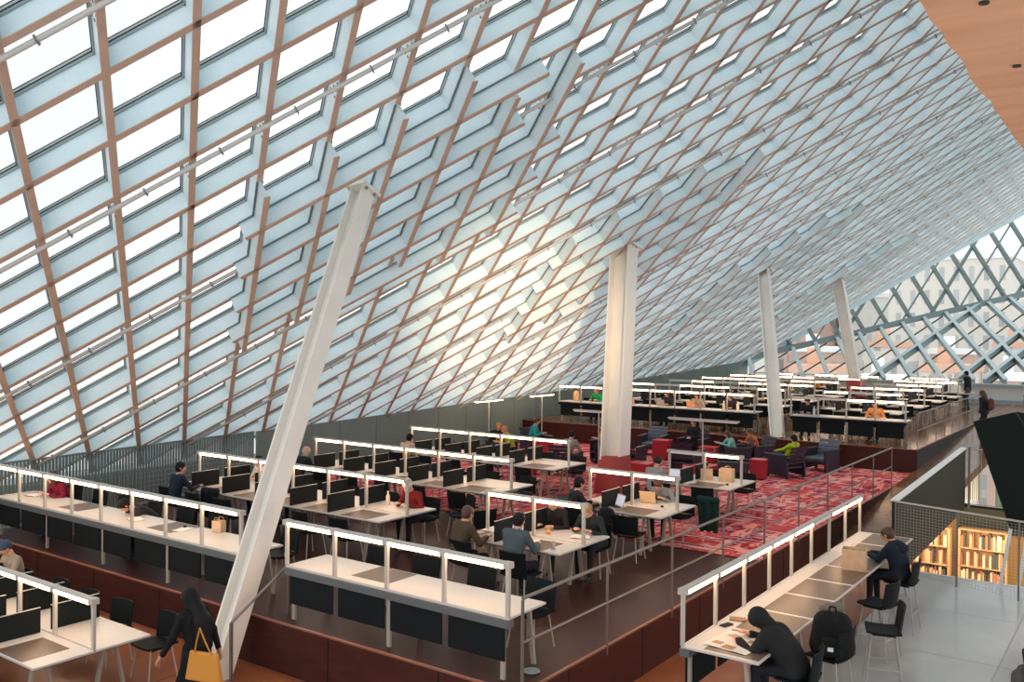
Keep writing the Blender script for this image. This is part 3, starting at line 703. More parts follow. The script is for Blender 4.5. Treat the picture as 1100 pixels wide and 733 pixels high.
# dark tilted board on white struts
DB = thing('display_board', 'large dark slab leaning on white struts at the right edge', 'board', (-2.32, 19.05, -.45))
BD = mat('dark_slab', (.008, .014, .014), .6, spec=.12)
b = MB(); b.poly([(-.52, 0, 2.92), (-.02, 0, 3.10), (.14, 0, .92), (.10, 0, .90)], (.0, .1, 0), BD)
b = MB(); b.poly([(-.54, 0, 2.84), (.16, 0, 3.06), (1.55, 0, .86), (.10, 0, .88)], (0, .16, 0), BD); b.poly([(.16, .16, 3.06), (.42, .3, 3.0), (1.9, .3, .86), (1.55, .16, .86)], (0, .1, 0), BD)
b.build('slab', parent=DB, bevel=.01)
for (xa, xb) in ((.12, -.05), (.40, .25)):
    b = MB(); b.bar((xa, .08, .95), (xb, .08, -.2), .06, .06, FRW, up=(0, 1, 0)); b.build('strut', parent=DB)
# lower-storey bookshelves
BOOKM = [mat('book_'+n, c, .7) for n, c in (('cream', (.6, .5, .36)), ('brown', (.25, .11, .05)), ('rust', (.42, .15, .06)), ('dark', (.04, .035, .03)), ('tan', (.5, .33, .18)))]
WOODM = mat('shelf_oak', (.46, .25, .11), .5)
def bookcase(x, y, z, w_, h, label, seed):
    o = thing('bookcase', label, 'bookcase', (x, y, z)); q = random.Random(seed); b = MB()
    for s_ in (-1, 1): b.box(s_*w_/2-.03, s_*w_/2+.03, -.2, .2, 0, h, WOODM)
    b.box(-w_/2, w_/2, .17, .2, 0, h, WOODM); nsh = 4
    for k in range(nsh+1): b.box(-w_/2, w_/2, -.2, .2, k*h/nsh-.015, k*h/nsh+.015, WOODM)
    b.build('frame', parent=o)
    b = MB()
    for k in range(nsh):
        x_ = -w_/2+.05
        while x_ < w_/2-.08:
            t = q.uniform(.03, .07); b.box(x_, x_+t-.004, -.17, .1, k*h/nsh+.015, k*h/nsh+.015+q.uniform(.6, .85)*h/nsh, q.choice(BOOKM)); x_ += t
            if q.random() < .12: x_ += .12
    tag(b.build('books', parent=o), None, None, None, 'stuff')
bookcase(-6.0, 30.9, -4.3, 1.5, 2.3, 'lit oak bookcase on the lower storey, left one seen through the mesh', 1)
bookcase(-4.35, 31.2, -4.3, 1.3, 2.3, 'lit oak bookcase on the lower storey, right one seen through the mesh', 2)
b = MB(); b.box(-8.5, 2, 30.2, 33, -4.5, -4.3, WOODM); struct(b, 'floor')
ld = bpy.data.lights.new('lower_storey_lamp', 'AREA'); lo = bpy.data.objects.new('lower_storey_lamp', ld); COL.objects.link(lo)
ld.energy = 300; ld.color = (1, .72, .40); ld.size = 4; ld.size_y = 1.5; ld.shape = 'RECTANGLE'; lo.location = (-4.4, 29.4, -1.7); lo.rotation_euler = (math.radians(35), 0, 0)
# ------------------------------------------------------------------ organic shapes: smooth unions of tapered capsules
def sdf_mesh(prims, h, k=.018, cuts=()):
    P = [(np.array(a, float), np.array(c, float), r0, r1, t) for a, c, r0, r1, t in prims]
    lo = np.min([np.minimum(a-r0, c-r1) for a, c, r0, r1, t in P], 0)-2.5*h; hi = np.max([np.maximum(a+r0, c+r1) for a, c, r0, r1, t in P], 0)+2.5*h
    n = np.ceil((hi-lo)/h).astype(int)+1; D = np.full(n, 9., np.float32); T = np.full(n, -1, np.int16); B = np.full(n, 9., np.float32)
    def dist(a, c, r0, r1, s, e):
        g = np.stack(np.meshgrid(*[lo[q]+h*np.arange(s[q], e[q]) for q in range(3)], indexing='ij'), -1)
        v = c-a; L = float(v@v); t = np.clip(((g-a)@v)/L, 0, 1) if L > 1e-9 else np.zeros(g.shape[:3])
        return (np.linalg.norm(g-a-t[..., None]*v, axis=-1)-(r0+(r1-r0)*t)).astype(np.float32)
    for a, c, r0, r1, t in P:
        pad = k+3*h; s = np.maximum(((np.minimum(a-r0, c-r1)-pad-lo)/h).astype(int), 0); e = np.minimum(((np.maximum(a+r0, c+r1)+pad-lo)/h).astype(int)+2, n)
        d = dist(a, c, r0, r1, s, e); sl = tuple(slice(s[q], e[q]) for q in range(3)); o = D[sl]
        hh = np.clip(.5+.5*(o-d)/k, 0, 1); D[sl] = o*(1-hh)+d*hh-k*hh*(1-hh)
        m_ = d < B[sl]; B[sl] = np.where(m_, d, B[sl]); T[sl] = np.where(m_, t, T[sl])
    for a, c, r0, r1 in cuts:
        d = dist(np.array(a, float), np.array(c, float), r0, r1, (0, 0, 0), n); D = np.maximum(D, -d)
    S = D < 0; c0 = [slice(None, -1), slice(1, None)]
    cnt = np.zeros(n-1, np.int16); pos = np.zeros((*(n-1), 3), np.float32)
    for ax in range(3):
        oth = [q for q in range(3) if q != ax]
        for u in (0, 1):
            for v in (0, 1):
                s1 = [None]*3; s2 = [None]*3; s1[ax] = c0[0]; s2[ax] = c0[1]; s1[oth[0]] = s2[oth[0]] = c0[u]; s1[oth[1]] = s2[oth[1]] = c0[v]
                d1, d2 = D[tuple(s1)], D[tuple(s2)]; x = (d1 < 0) != (d2 < 0); t = np.where(x, d1/np.where(x, d1-d2, 1), 0)
                cnt += x; off = [0, 0, 0]; off[oth[0]] = u; off[oth[1]] = v
                for q in range(3): pos[..., q] += np.where(x, t if q == ax else off[q], 0)
    M_ = cnt > 0; idx = np.full(n-1, -1, np.int64); idx[M_] = np.arange(M_.sum()); cell = np.argwhere(M_)
    V = (cell+pos[M_]/cnt[M_][:, None])*h+lo; F = []
    for ax in range(3):
        o1, o2 = (ax+1) % 3, (ax+2) % 3
        s1 = [slice(1, -1)]*3; s2 = [slice(1, -1)]*3; s1[ax] = slice(0, -1); s2[ax] = slice(1, None)
        x = S[tuple(s1)] != S[tuple(s2)]; e = np.argwhere(x); base = np.ones(3, int); base[ax] = 0; e = e+base
        def at(d1, d2): q = e.copy(); q[:, o1] -= d1; q[:, o2] -= d2; return idx[q[:, 0], q[:, 1], q[:, 2]]
        quad = np.stack([at(1, 1), at(0, 1), at(0, 0), at(1, 0)], 1); neg = ~S[tuple(np.moveaxis(e, 1, 0))]
        quad[neg] = quad[neg][:, ::-1]; F.append(quad)
    F = np.concatenate(F); F = F[(F >= 0).all(1)]; tg = T[cell[:, 0], cell[:, 1], cell[:, 2]]
    return V, F, tg[F[:, 0]]
def sdf_obj(name, prims, mats, h, parent=None, k=.018, cuts=(), loc=(0, 0, 0), rz=0):
    V, F, tg = sdf_mesh(prims, h, k, cuts); me = bpy.data.meshes.new(name)
    me.from_pydata(V.tolist(), [], F.tolist())
    for M in mats: me.materials.append(M)
    me.polygons.foreach_set('material_index', np.maximum(tg, 0).astype(np.int32)); me.polygons.foreach_set('use_smooth', [True]*len(F))
    o = bpy.data.objects.new(name, me); COL.objects.link(o); o.location = loc; o.rotation_euler = (0, 0, rz)
    if parent: o.parent = parent
    return o
def v3(*a): return np.array(a, float)
def ik(a, t, l1, l2, pole):
    d = t-a; L = np.linalg.norm(d); mx_ = (l1+l2)*.995
    if L > mx_: t = a+d/L*mx_; d = t-a; L = mx_
    u = d/L; x = (l1*l1-l2*l2+L*L)/(2*L); y = math.sqrt(max(l1*l1-x*x, 0)); p = pole-u*(pole@u); p /= np.linalg.norm(p)+1e-9
    return a+u*x+p*y, t
def person(label, loc, rz, pose='sit', seat=.45, top=(.02, .025, .03), bottom=(.02, .022, .03), hair='short', hm=None, lean=.25, lean2=.15, hp=.35, hy=0., hands=None, h=.013, s=1., bulk=1., skin=None, shoes=None, side=0., fine=False, group=None, feet=None, hat=None):
    SK, TP, BT, SH, EY = 0, 1, 2, 3, 4
    tm = mat('garment_%.3f_%.3f_%.3f' % tuple(top), top, .8, spec=.2); bm_ = mat('garment_%.3f_%.3f_%.3f' % tuple(bottom), bottom, .8, spec=.2)
    hz = seat+.09 if pose == 'sit' else .92*s; H = v3(0, 0, hz); P = []
    def cap(a, c, r0, r1, t): P.append((a, c, r0, r1, t))
    d1 = v3(side, math.sin(lean), math.cos(lean)); d1 /= np.linalg.norm(d1); d2 = v3(side*.5, math.sin(lean+lean2), math.cos(lean+lean2)); d2 /= np.linalg.norm(d2)
    W = H+d1*.22*s; C = W+d2*.20*s; N = C+d2*.10*s; X = v3(1, 0, 0)
    cap(H-X*.08*s, H+X*.08*s, .115*s, .115*s, BT); cap(H+d1*.05, W, .125*s*bulk, .118*s*bulk, TP)
    cap(W-X*.03*s, C-X*.08*s, .11*s*bulk, .105*s*bulk, TP); cap(W+X*.03*s, C+X*.08*s, .11*s*bulk, .105*s*bulk, TP)
    shl, shr = C+d2*.06*s-X*.175*s, C+d2*.06*s+X*.175*s
    cap(N-d2*.03, shl, .06*s*bulk, .058*s*bulk, TP); cap(N-d2*.03, shr, .06*s*bulk, .058*s*bulk, TP)
    f = v3(math.sin(hy)*math.cos(hp), math.cos(hy)*math.cos(hp), -math.sin(hp)); up = v3(math.sin(hy)*math.sin(hp), math.cos(hy)*math.sin(hp), math.cos(hp)); rt = np.cross(f, up)
    HB = N+d2*.07*s; HC = HB+up*.085*s+f*.025*s
    cap(N-d2*.02, HB, .052*s, .050*s, SK)
    cap(HC+up*.03*s-f*.018*s, HC+up*.025*s+f*.012*s, .083*s, .080*s, SK); cap(HC+f*.03*s-up*.015*s, HC+f*.045*s-up*.075*s, .062*s, .036*s, SK)
    cap(HC+f*.085*s+up*.012*s, HC+f*.108*s-up*.022*s, .010*s, .014*s, SK)
    for q in (-1, 1): cap(HC+rt*q*.082*s+up*.01*s, HC+rt*q*.086*s-up*.025*s, .014*s, .010*s, SK)
    if fine:
        for q in (-1, 1): cap(HC+rt*q*.032+f*.088+up*.012, HC+rt*q*.034+f*.089+up*.012, .010, .010, EY); cap(HC+rt*q*.02+f*.091+up*.03, HC+rt*q*.045+f*.083+up*.03, .006, .006, EY)
        cap(HC-rt*.02+f*.083-up*.058, HC+rt*.02+f*.083-up*.058, .005, .005, EY)
    # legs
    if pose == 'sit':
        ft = feet or ((-.12, .44, 0), (.12, .40, 0)); fr = seat-.45 if seat > .6 else 0
        for q, ff in zip((-1, 1), ft):
            hip = H+X*q*.085*s; an = v3(ff[0], ff[1], .085+ff[2]+(fr if seat > .6 else 0)); kn, an = ik(hip, an, .43*s, .42*s, v3(q*.15, 1, .9))
            cap(hip, kn, .088*s, .060*s, BT); cap(kn, an, .058*s, .042*s, BT); cap(an-v3(0, .03, .035), an+v3(q*.02, .15, -.045), .038*s, .030*s, SH)
    else:
        ft = feet or ((-.10, .02, 0), (.10, .0, 0))
        for q, ff in zip((-1, 1), ft):
            hip = H+X*q*.085*s; an = v3(ff[0], ff[1], .085+ff[2]); kn, an = ik(hip, an, .43*s, .42*s, v3(0, 1, 0))
            cap(hip, kn, .092*s, .060*s, BT); cap(kn, an, .058*s, .040*s, BT); cap(an-v3(0, .03, .035), an+v3(q*.01, .14, -.045), .038*s, .030*s, SH)
    # arms and hands
    if hands is None: hands = (((-.17, .46, seat+.355)), ((.15, .44, seat+.355))) if pose == 'sit' else ((-.22, .05, .80), (.22, .02, .80))
    for q, sh, ht in zip((-1, 1), (shl, shr), hands):
        el, ha = ik(sh, v3(*ht), .28*s, .25*s, v3(q*.75, -.5, -.9) if pose == 'sit' else v3(q*.3, -1, -.2))
        cap(sh, el, .056*s*bulk, .046*s*bulk, TP); cap(el, ha, .044*s*bulk, .034*s*bulk, TP)
        w_ = (ha-el)/np.linalg.norm(ha-el); nrm = v3(0, 0, 1)-w_*w_[2]
        nrm = nrm/np.linalg.norm(nrm) if np.linalg.norm(nrm) > .2 else v3(0, 1, 0); lat = np.cross(w_, nrm)
        cap(ha+w_*.01, ha+w_*.03, .026*s, .028*s, SK)
        for t in (-.018, .018): cap(ha+w_*.03+lat*t, ha+w_*.085+lat*t*1.25, .020*s, .017*s, SK)
        for t, L in ((-.033, .062), (-.011, .078), (.012, .074), (.034, .060)):
            b0 = ha+w_*.09+lat*t*1.05; m0 = b0+w_*L*.55-nrm*.006; e0 = m0+w_*L*.40-nrm*.026; r_ = .0085 if fine else .0105
            cap(b0, m0, r_+.001, r_, SK); cap(m0, e0, r_, r_*.85, SK)
        tl = lat*(-.030 if q > 0 else .030); cap(ha+w_*.035+tl, ha+w_*.070+tl*2.0-nrm*.008, .012, .011, SK); cap(ha+w_*.070+tl*2.0-nrm*.008, ha+w_*.10+tl*2.1-nrm*.02, .0105, .009, SK)
    o = thing('person', label, 'person', loc, rz, group)
    sdf_obj('body', P, [skin or SKIN, tm, bm_, shoes or SHOE, HBLK], h, parent=o)
    hm = hm or HBRN; top_ = HC+up*.035*s-f*.018*s; face = (HC+f*.10*s-up*.035*s, HC+f*.16*s-up*.03*s, .075*s, .09*s)
    hh = max(.011, h) if not fine else .009
    if hair == 'short': pr_ = [(top_, HC+up*.035*s, .096*s, .090*s, 0), (HC-f*.03*s, HC-f*.035*s-up*.03*s, .086*s, .070*s, 0)]
    elif hair == 'long': pr_ = [(top_, HC+up*.035*s, .100*s, .094*s, 0), (HC-f*.04*s, HB-f*.05*s-up*.02, .092*s, .085*s, 0), (HB-f*.05*s, C-d1*.10*s-v3(0, .115, 0)*s, .08*s, .055*s, 0), (HC+rt*.06*s, HB+rt*.075*s-up*.03, .05*s, .04*s, 0), (HC-rt*.06*s, HB-rt*.075*s-up*.03, .05*s, .04*s, 0)]
    elif hair == 'bun': pr_ = [(top_, HC+up*.035*s, .096*s, .090*s, 0), (HC-f*.03*s, HC-f*.04*s-up*.02*s, .086*s, .074*s, 0), (top_+up*.08*s-f*.06*s, top_+up*.09*s-f*.065*s, .042*s, .04*s, 0)]
    elif hair == 'bald': pr_ = [(HC-f*.035*s-up*.015*s, HC-f*.03*s-up*.045*s, .080*s, .066*s, 0)]
    elif hair == 'hood': pr_ = [(top_, HC+up*.03*s, .118*s, .112*s, 0), (HC-f*.03*s, HB-f*.03*s, .110*s, .09*s, 0), (HB-f*.02, N-f*.05, .09*s, .08*s, 0)]
    elif hair == 'beanie': pr_ = [(top_+up*.012, HC+up*.05*s, .098*s, .092*s, 0), (top_+up*.05-f*.02, top_+up*.06-f*.03, .07*s, .06*s, 0)]
    elif hair == 'cap': pr_ = [(top_+up*.01, HC+up*.05*s, .098*s, .092*s, 0), (HC+f*.07+up*.06-rt*.04, HC+f*.15+up*.045-rt*.02, .018, .012, 0), (HC+f*.07+up*.06+rt*.04, HC+f*.15+up*.045+rt*.02, .018, .012, 0)]
    sdf_obj({'hood': 'hood', 'beanie': 'beanie', 'cap': 'cap'}.get(hair, 'hair'), pr_, [hm], hh, parent=o, k=.02, cuts=(face,) if hair not in ('cap',) else ())
    return o
FACEAWAY, FACECAM, LEFTW = 0., math.pi, math.pi/2
DK = (.016, .020, .024)
# near figures
wm = person('woman with long black hair in black, walking past the nearest column', (-9.18, 6.42, ZL), 1.75, 'walk', top=(.010, .011, .013), bottom=(.010, .010, .012), hair='long', hm=HBLK, lean=.10, lean2=.08, hp=.15, h=.011, s=.96, bulk=1.05, feet=((-.10, .28, .0), (.10, -.20, .03)), hands=((-.27, .38, .72), (.30, -.05, .86)), skin=SKIN, fine=True)
h_ = sdf_obj('long_hair', [((0, .02, 1.42), (-.02, -.09, 1.28), .09, .10, 0), ((-.02, -.09, 1.28), (-.03, -.14, 1.02), .115, .10, 0), ((-.03, -.14, 1.02), (-.03, -.13, .88), .095, .06, 0)], [HBLK], .014, parent=wm)
YB = mat('mustard_leather', (.62, .27, .035), .5)
sdf_obj('coat', [((0, 0, .92), (0, .02, .50), .165, .20, 0)], [mat('coat_black', (.009, .009, .011), .8, spec=.15)], .014, parent=wm)
bag = thing('tote_bag', 'mustard yellow tote bag hanging from the walking woman\'s shoulder', 'bag', (-8.93, 6.33, ZL+.62), 1.95)
b = MB(); b.add([(-.04, -.24, 0), (.06, -.24, 0), (.06, .22, .02), (-.04, .22, .02), (-.02, -.19, .34), (.03, -.19, .34), (.03, .17, .36), (-.02, .17, .36)], [(0, 3, 2, 1), (4, 5, 6, 7), (0, 1, 5, 4), (1, 2, 6, 5), (2, 3, 7, 6), (3, 0, 4, 7)], YB); b.build('bag_body', parent=bag, bevel=.02)
b = MB(); b.path([(-.02, -.12, .33), (-.06, -.06, .50), (-.10, -.02, .66), (-.07, .04, .50), (-.02, .10, .34)], .009, YB, 7); b.build('strap', parent=bag)
person('person in black hood hunched over the newspaper at the high counter', (-3.35, 10.30, ZL), LEFTW, seat=.74, top=(.018, .019, .021), bottom=(.02, .022, .03), hair='hood', hm=mat('hood_black', (.018, .019, .021), .85, spec=.2), lean=.50, lean2=.28, hp=.75, h=.010, bulk=1.5, hands=((-.13, .62, 1.07), (.20, .60, 1.07)), fine=True)
nm_ = person('man in navy jacket on a bar stool at the far end of the high counter', (-3.32, 15.32, ZL), LEFTW-.1, seat=.76, top=(.012, .020, .034), bottom=(.016, .018, .024), hair='short', hm=HBRN, lean=.12, lean2=.22, hp=.45, h=.010, bulk=1.3, hands=((-.02, .50, 1.13), (.12, .50, 1.12)), fine=True, shoes=SHOE)
sdf_obj('jacket_hood', [((-.07, .03, 1.33), (.07, .03, 1.33), .070, .070, 0), ((-.05, -.03, 1.29), (.05, -.03, 1.29), .075, .075, 0)], [mat('navy_hood', (.010, .016, .028), .85, spec=.2)], .012, parent=nm_, k=.03)
# front counters (all face the camera side)
person('woman in dark red sweater leaning on the long front counter', (-17.45, 9.28, 0), FACECAM, top=(.20, .012, .035), hair='long', hm=HBRN, lean=.45, hy=.5, hp=.2, h=.012)
person('dark haired person slumped over folded arms on the long front counter', (-14.6, 9.35, 0), FACECAM-.2, top=(.03, .03, .035), hair='short', hm=HBLK, lean=.75, lean2=.3, hp=.9, h=.012)
person('man in navy shirt with cropped dark hair, back turned, second row', (-16.15, 10.75, 0), FACEAWAY, top=(.012, .025, .045), hair='short', hm=HBLK, lean=.08, hy=.7, hp=.1, h=.012)
person('dark haired person in white shirt at the far side of the second row', (-15.9, 12.9, 0), FACECAM, top=(.62, .60, .58), hair='short', hm=HBLK, hp=.5)
person('bald man in dark jacket at the near side of the third row', (-16.35, 14.15, 0), FACEAWAY, top=DK, hair='bald', hm=HGRY, hp=.3)
person('dark clothed reader holding up hands, far side of second row', (-15.0, 13.0, 0), FACECAM, top=(.05, .02, .02), hair='short', hm=HBLK, hp=.4, hands=((-.12, .30, 1.0), (.12, .3, 1.0)))
person('black haired person in cream sweater, back turned, at the fourth row', (-16.25, 17.65, 0), FACEAWAY, top=(.55, .42, .27), hair='short', hm=HBLK, hp=.4)
person('man in white beanie and red black jacket at the second row table end', (-11.35, 12.78, 0), FACECAM, top=(.17, .015, .02), hair='beanie', hm=mat('beanie_white', (.62, .60, .56), .8), lean=.35, hp=.6, h=.012)
person('person in olive brown hooded coat, back turned, second row short table', (-8.75, 10.75, 0), FACEAWAY-.25, top=(.075, .055, .035), hair='short', hm=HBRN, lean=.15, bulk=1.15, h=.012)
person('person in blue grey coat with pale hood, back turned, beside the laptop', (-7.75, 10.80, 0), FACEAWAY, top=(.07, .10, .115), hair='short', hm=HBLK, lean=.12, bulk=1.15, h=.012)
person('dark clothed person with orange fruit, far side of second row short table', (-8.25, 12.9, 0), FACECAM, top=(.02, .018, .022), hair='short', hm=HBRN, hp=.5, h=.012)
person('blond person in dark coat reading at the second row short table', (-7.55, 12.95, 0), FACECAM, top=(.02, .03, .035), hair='short', hm=HBLD, lean=.4, hp=.6, h=.012)
person('man in black wearing headphones, back turned, third row short table', (-8.85, 14.25, 0), FACEAWAY-.6, top=(.022, .022, .024), hair='short', hm=HBLK, lean=.08, hp=.2, h=.012)
person('person in dark cap and grey shirt, back turned, fourth row short table', (-9.0, 17.8, 0), FACEAWAY, top=(.28, .29, .31), hair='cap', hm=mat('cap_dark', (.015, .015, .018), .8), hp=.4)
person('brown haired person in grey tee bent over the third row short table', (-7.9, 16.3, 0), FACECAM, top=(.22, .24, .25), hair='short', hm=HBRN, lean=.5, hp=.8, h=.012)
person('person in cap and checked shirt at the lower left table', (-14.95, 7.12, ZL), FACECAM, top=(.35, .30, .24), hair='cap', hm=mat('cap_navy', (.03, .06, .12), .8), lean=.15, hp=.5, h=.012, skin=SKIN)
# lounge
SEATA = .40
person('person in teal shirt sitting in profile by the dark wall', (-16.6, 24.2, 0), -1.2, seat=SEATA, top=(.03, .33, .33), hair='short', hm=HBRN, lean=.1, hp=.3, hands=((-.1, .35, .75), (.1, .35, .75)), h=.016)
person('orange haired person in dark jacket by the dark wall', (-16.75, 22.45, 0), -2.2, seat=SEATA, top=DK, hair='short', hm=mat('hair_orange', (.5, .18, .05), .6), h=.016)
person('person in yellow green top beside the orange haired one', (-15.75, 21.9, 0), 2.6, seat=SEATA, top=(.45, .48, .05), hair='short', hm=HBLD, h=.016)
person('grey haired person in dark lounge chair, back turned, left of column', (-13.55, 21.55, 0), .1, seat=SEATA, top=(.26, .24, .22), hair='short', hm=HBLK, hp=.5, h=.016)
person('person in peach sweater behind the red based column', (-13.9, 24.55, 0), 2.6, seat=SEATA, top=(.62, .30, .18), bottom=(.03, .035, .05), hair='short', hm=HBRN, h=.016)
person('person in a dark suit with crossed hands in the lounge', (-12.2, 27.05, 0), 3.1, seat=SEATA, top=(.02, .022, .03), hair='short', hm=HBRN, lean=-.1, hp=.2, hands=((-.05, .28, .70), (.05, .28, .70)), feet=((-.1, .62, 0), (.12, .55, 0)), h=.016)
person('child in pale teal top reading in the lounge', (-10.35, 25.85, 0), 2.3, seat=SEATA, top=(.25, .55, .50), hair='long', hm=HBRN, s=.85, h=.015)
person('child in orange and red top leaning in the lounge', (-9.95, 26.65, 0), 2.5, seat=SEATA, top=(.75, .16, .04), bottom=(.05, .09, .12), hair='short', hm=HBRN, s=.9, lean=.3, h=.015)
person('person in lime green jacket reclining in the aubergine armchair', (-8.55, 25.3, 0), 1.25, seat=SEATA, top=(.48, .62, .03), bottom=(.06, .10, .17), hair='short', hm=HBLK, lean=-.55, lean2=.1, hp=.3, feet=((-.12, .80, .30), (.12, .78, .30)), hands=((-.1, .25, .72), (.1, .25, .72)), h=.014, shoes=SHOEW)
# upper platform
for (x, y, rz, tp, hr, hmm, lb) in (
    (-17.3, 29.75, FACECAM, (.02, .28, .12), 'short', mat('hair_red', (.35, .06, .03), .6), 'red haired person in green sweater at the upper left counter'),
    (-13.2, 29.75, FACECAM, (.40, .32, .22), 'long', HBRN, 'long brown haired person behind a laptop at the upper left counter'),
    (-14.4, 29.8, FACECAM, (.03, .03, .035), 'short', HBLK, 'dark clothed person between two laptops at the upper left counter'),
    (-12.0, 29.8, FACECAM, (.04, .03, .04), 'short', HBRN, 'person in dark top with two bottles at the upper left counter'),
    (-7.2, 29.75, FACECAM, (.62, .25, .08), 'short', HBRN, 'person in tan orange top reading at the upper right counter'),
    (-9.3, 29.7, FACECAM, DK, 'short', HBLK, 'dark clothed person by the column at the upper right counter'),
    (-13.6, 44.3, FACECAM, (.62, .33, .03), 'short', HBLK, 'person in mustard top among the back rows'),
    (-14.2, 46.7, FACECAM, (.55, .02, .03), 'short', HBLK, 'person in bright red top at the very back of the rows'),
    (-8.5, 36.8, FACECAM, (.03, .03, .03), 'short', HBLK, 'person in black near the right ends of the upper rows'),
    (-12.9, 40.0, FACECAM, (.10, .22, .18), 'short', HBLD, 'person in dark green beside the mustard top one')):
    person(lb, (x, y, ZU), rz, top=tp, hair=hr, hm=hmm, h=.018, hands=None)
person('standing man in black jacket at the top of the upper platform', (-7.05, 45.4, ZU), 1.3, 'stand', top=DK, bottom=(.05, .07, .08), hair='short', hm=HBLK, h=.016, s=1.03, bulk=1.15, hp=.2, lean=.03, lean2=.05)
person('woman in black walking up the ramp with a red backpack', (-4.98, 35.6, .49), 1.2, 'stand', top=DK, bottom=DK, hair='long', hm=HBRN, h=.016, s=.96, hp=.3, lean=.05, lean2=.08)
# ------------------------------------------------------------------ things people brought
def laptop(x, y, z, rz, label, lid=(.55, .45, .36), on=False, ang=1.9):
    o = thing('laptop', label, 'laptop', (x, y, z), rz, None); B_ = mat('laptop_shell', (.35, .34, .33), .4); L_ = mat('lid_%.2f' % lid[0], lid, .4)
    b = MB(); b.box(-.16, .16, -.11, .11, .002, .018, B_); b.build('base', parent=o, bevel=.003); b = MB(); b.box(-.14, .14, -.03, .09, .018, .0195, DARK); b.build('keyboard', parent=o)
    e = Vector((0, math.cos(ang), math.sin(ang))); n_ = Vector((0, -math.sin(ang), math.cos(ang))); c = Vector((0, .11, .016))
    e = Vector((0, .30, 1)).normalized(); n_ = Vector((0, -1, .30)).normalized()
    b = MB(); b.frame(c+e*.115, Vector((.16, 0, 0)), e*.115, n_*.005, L_); b.build('lid', parent=o, bevel=.003)
    b = MB(); b.frame(c+e*.115+n_*.0065, Vector((.148, 0, 0)), e*.10, n_*.001, mat('screen_on', (.5, .5, .55), .3, emit=(.75, .72, .85), es=.55) if on else DARK); b.build('screen', parent=o); return o
laptop(-8.30, 11.45, .752, -.35, 'open laptop with pale lilac screen beside the blue grey coat', on=True)
laptop(-8.25, 14.75, .752, -.6, 'open laptop in front of the man with headphones', on=True)
laptop(-7.95, 15.65, .752, FACECAM+.1, 'laptop with tan lid at the third row short table', (.70, .48, .28))  # lid has a plain tan base colour
laptop(-8.75, 18.35, .752, .1, 'open laptop in front of the person in the cap', on=True)
laptop(-13.25, 29.25, ZU+.752, FACECAM, 'laptop with copper coloured lid at the upper left counter', (.60, .30, .15))  # lid has a copper base colour
laptop(-15.6, 29.2, ZU+.752, FACECAM, 'small pale laptop left of the copper one', (.6, .55, .5))
laptop(-14.4, 29.2, ZU+.752, FACECAM, 'grey laptop before the dark clothed counter sitter', (.3, .3, .3))
def paperbag(x, y, z, rz, s_, label, cat='bag'):
    o = thing('paper_bag', label, cat, (x, y, z), rz); K = mat('kraft_paper', (.62, .44, .29), .8, noise=(9, (.52, .36, .23), 3, .35, .65, (1, 1, 1)))
    w_, d_, h_ = .16*s_, .10*s_, .30*s_; b = MB()
    for (xa, xb, ya, yb) in ((-w_, w_, -d_, -d_+.004), (-w_, w_, d_-.004, d_), (-w_, -w_+.004, -d_, d_), (w_-.004, w_, -d_, d_)): b.box(xa, xb, ya, yb, 0, h_, K)
    b.box(-w_, w_, -d_, d_, 0, .004, K); b.build('bag_body', parent=o)
    b = MB(); b.box(-w_+.02, w_-.02, -d_+.02, d_-.02, .01, h_-.03, mat('bag_contents', (.22, .30, .14), .8)); b.build('contents', parent=o)
    for q in (-1, 1):
        b = MB(); b.path([(-.05, q*d_, h_), (-.04, q*d_*.8, h_+.05), (.04, q*d_*.8, h_+.05), (.05, q*d_, h_)], .004, K, 6); b.build('handle', parent=o)
paperbag(-3.83, 14.55, .343, .15, 1.1, 'brown paper bag standing on the high counter before the man in navy')
paperbag(-7.75, 18.95, .752, .1, .95, 'tan paper bag on the fourth row short table')
paperbag(-8.2, 18.9, .752, .3, .8, 'smaller pale paper bag by the light post, fourth row short table')
paperbag(-12.3, 9.0, .752, .2, .6, 'small pale paper bag near the column on the long front counter')
# newspaper
o = thing('newspaper', 'spread newspaper with brown pictures at the near end of the high counter', 'newspaper', (-4.02, 10.22, .345), -.12)
b = MB()
def sheet(u, v): return ((u-.5)*.56, (v-.5)*.66, .004+.006*math.sin(u*math.pi*2)**2), (0, 0, 1)
b.shell(sheet, 10, 4, .003, PAPER); b.build('sheets', parent=o)
b = MB()
for (x, y, w_, h_, c) in ((-.16, -.18, .12, .10, (.45, .26, .14)), (.02, -.24, .14, .12, (.40, .22, .10)), (.14, .10, .10, .10, (.35, .2, .15)), (-.14, .14, .14, .08, (.55, .40, .28))):
    b.box(x-w_/2, x+w_/2, y-h_/2, y+h_/2, .0125, .0135, mat('print_%.2f' % c[0], c, .7))
for k in range(22):
    b.box(-.25+.26*(k % 2), -.03+.26*(k % 2), -.30+.055*(k//2)+.004, -.30+.055*(k//2)+.012, .0122, .0130, mat('print_grey', (.5, .48, .45), .7))
b.build('printing', parent=o)
o = tag((lambda b: (b.box(-.09, .09, -.045, .045, 0, .012, DARK), b.build('phone_case', loc=(-4.38, 10.75, .345), rz=1.3, bevel=.004))[1])(MB()), 'black wallet left against the back strip of the high counter', 'wallet')
o = thing('notebook', 'small brown notebook lying on the high counter behind the hooded person', 'notebook', (-4.35, 11.05, .345), .3); b = MB(); b.box(-.10, .10, -.07, .07, 0, .015, mat('notebook_brown', (.30, .16, .08), .6)); b.build('cover', parent=o, bevel=.003); b = MB(); b.box(-.095, .098, -.065, .065, .003, .012, PAPER); b.build('pages', parent=o)
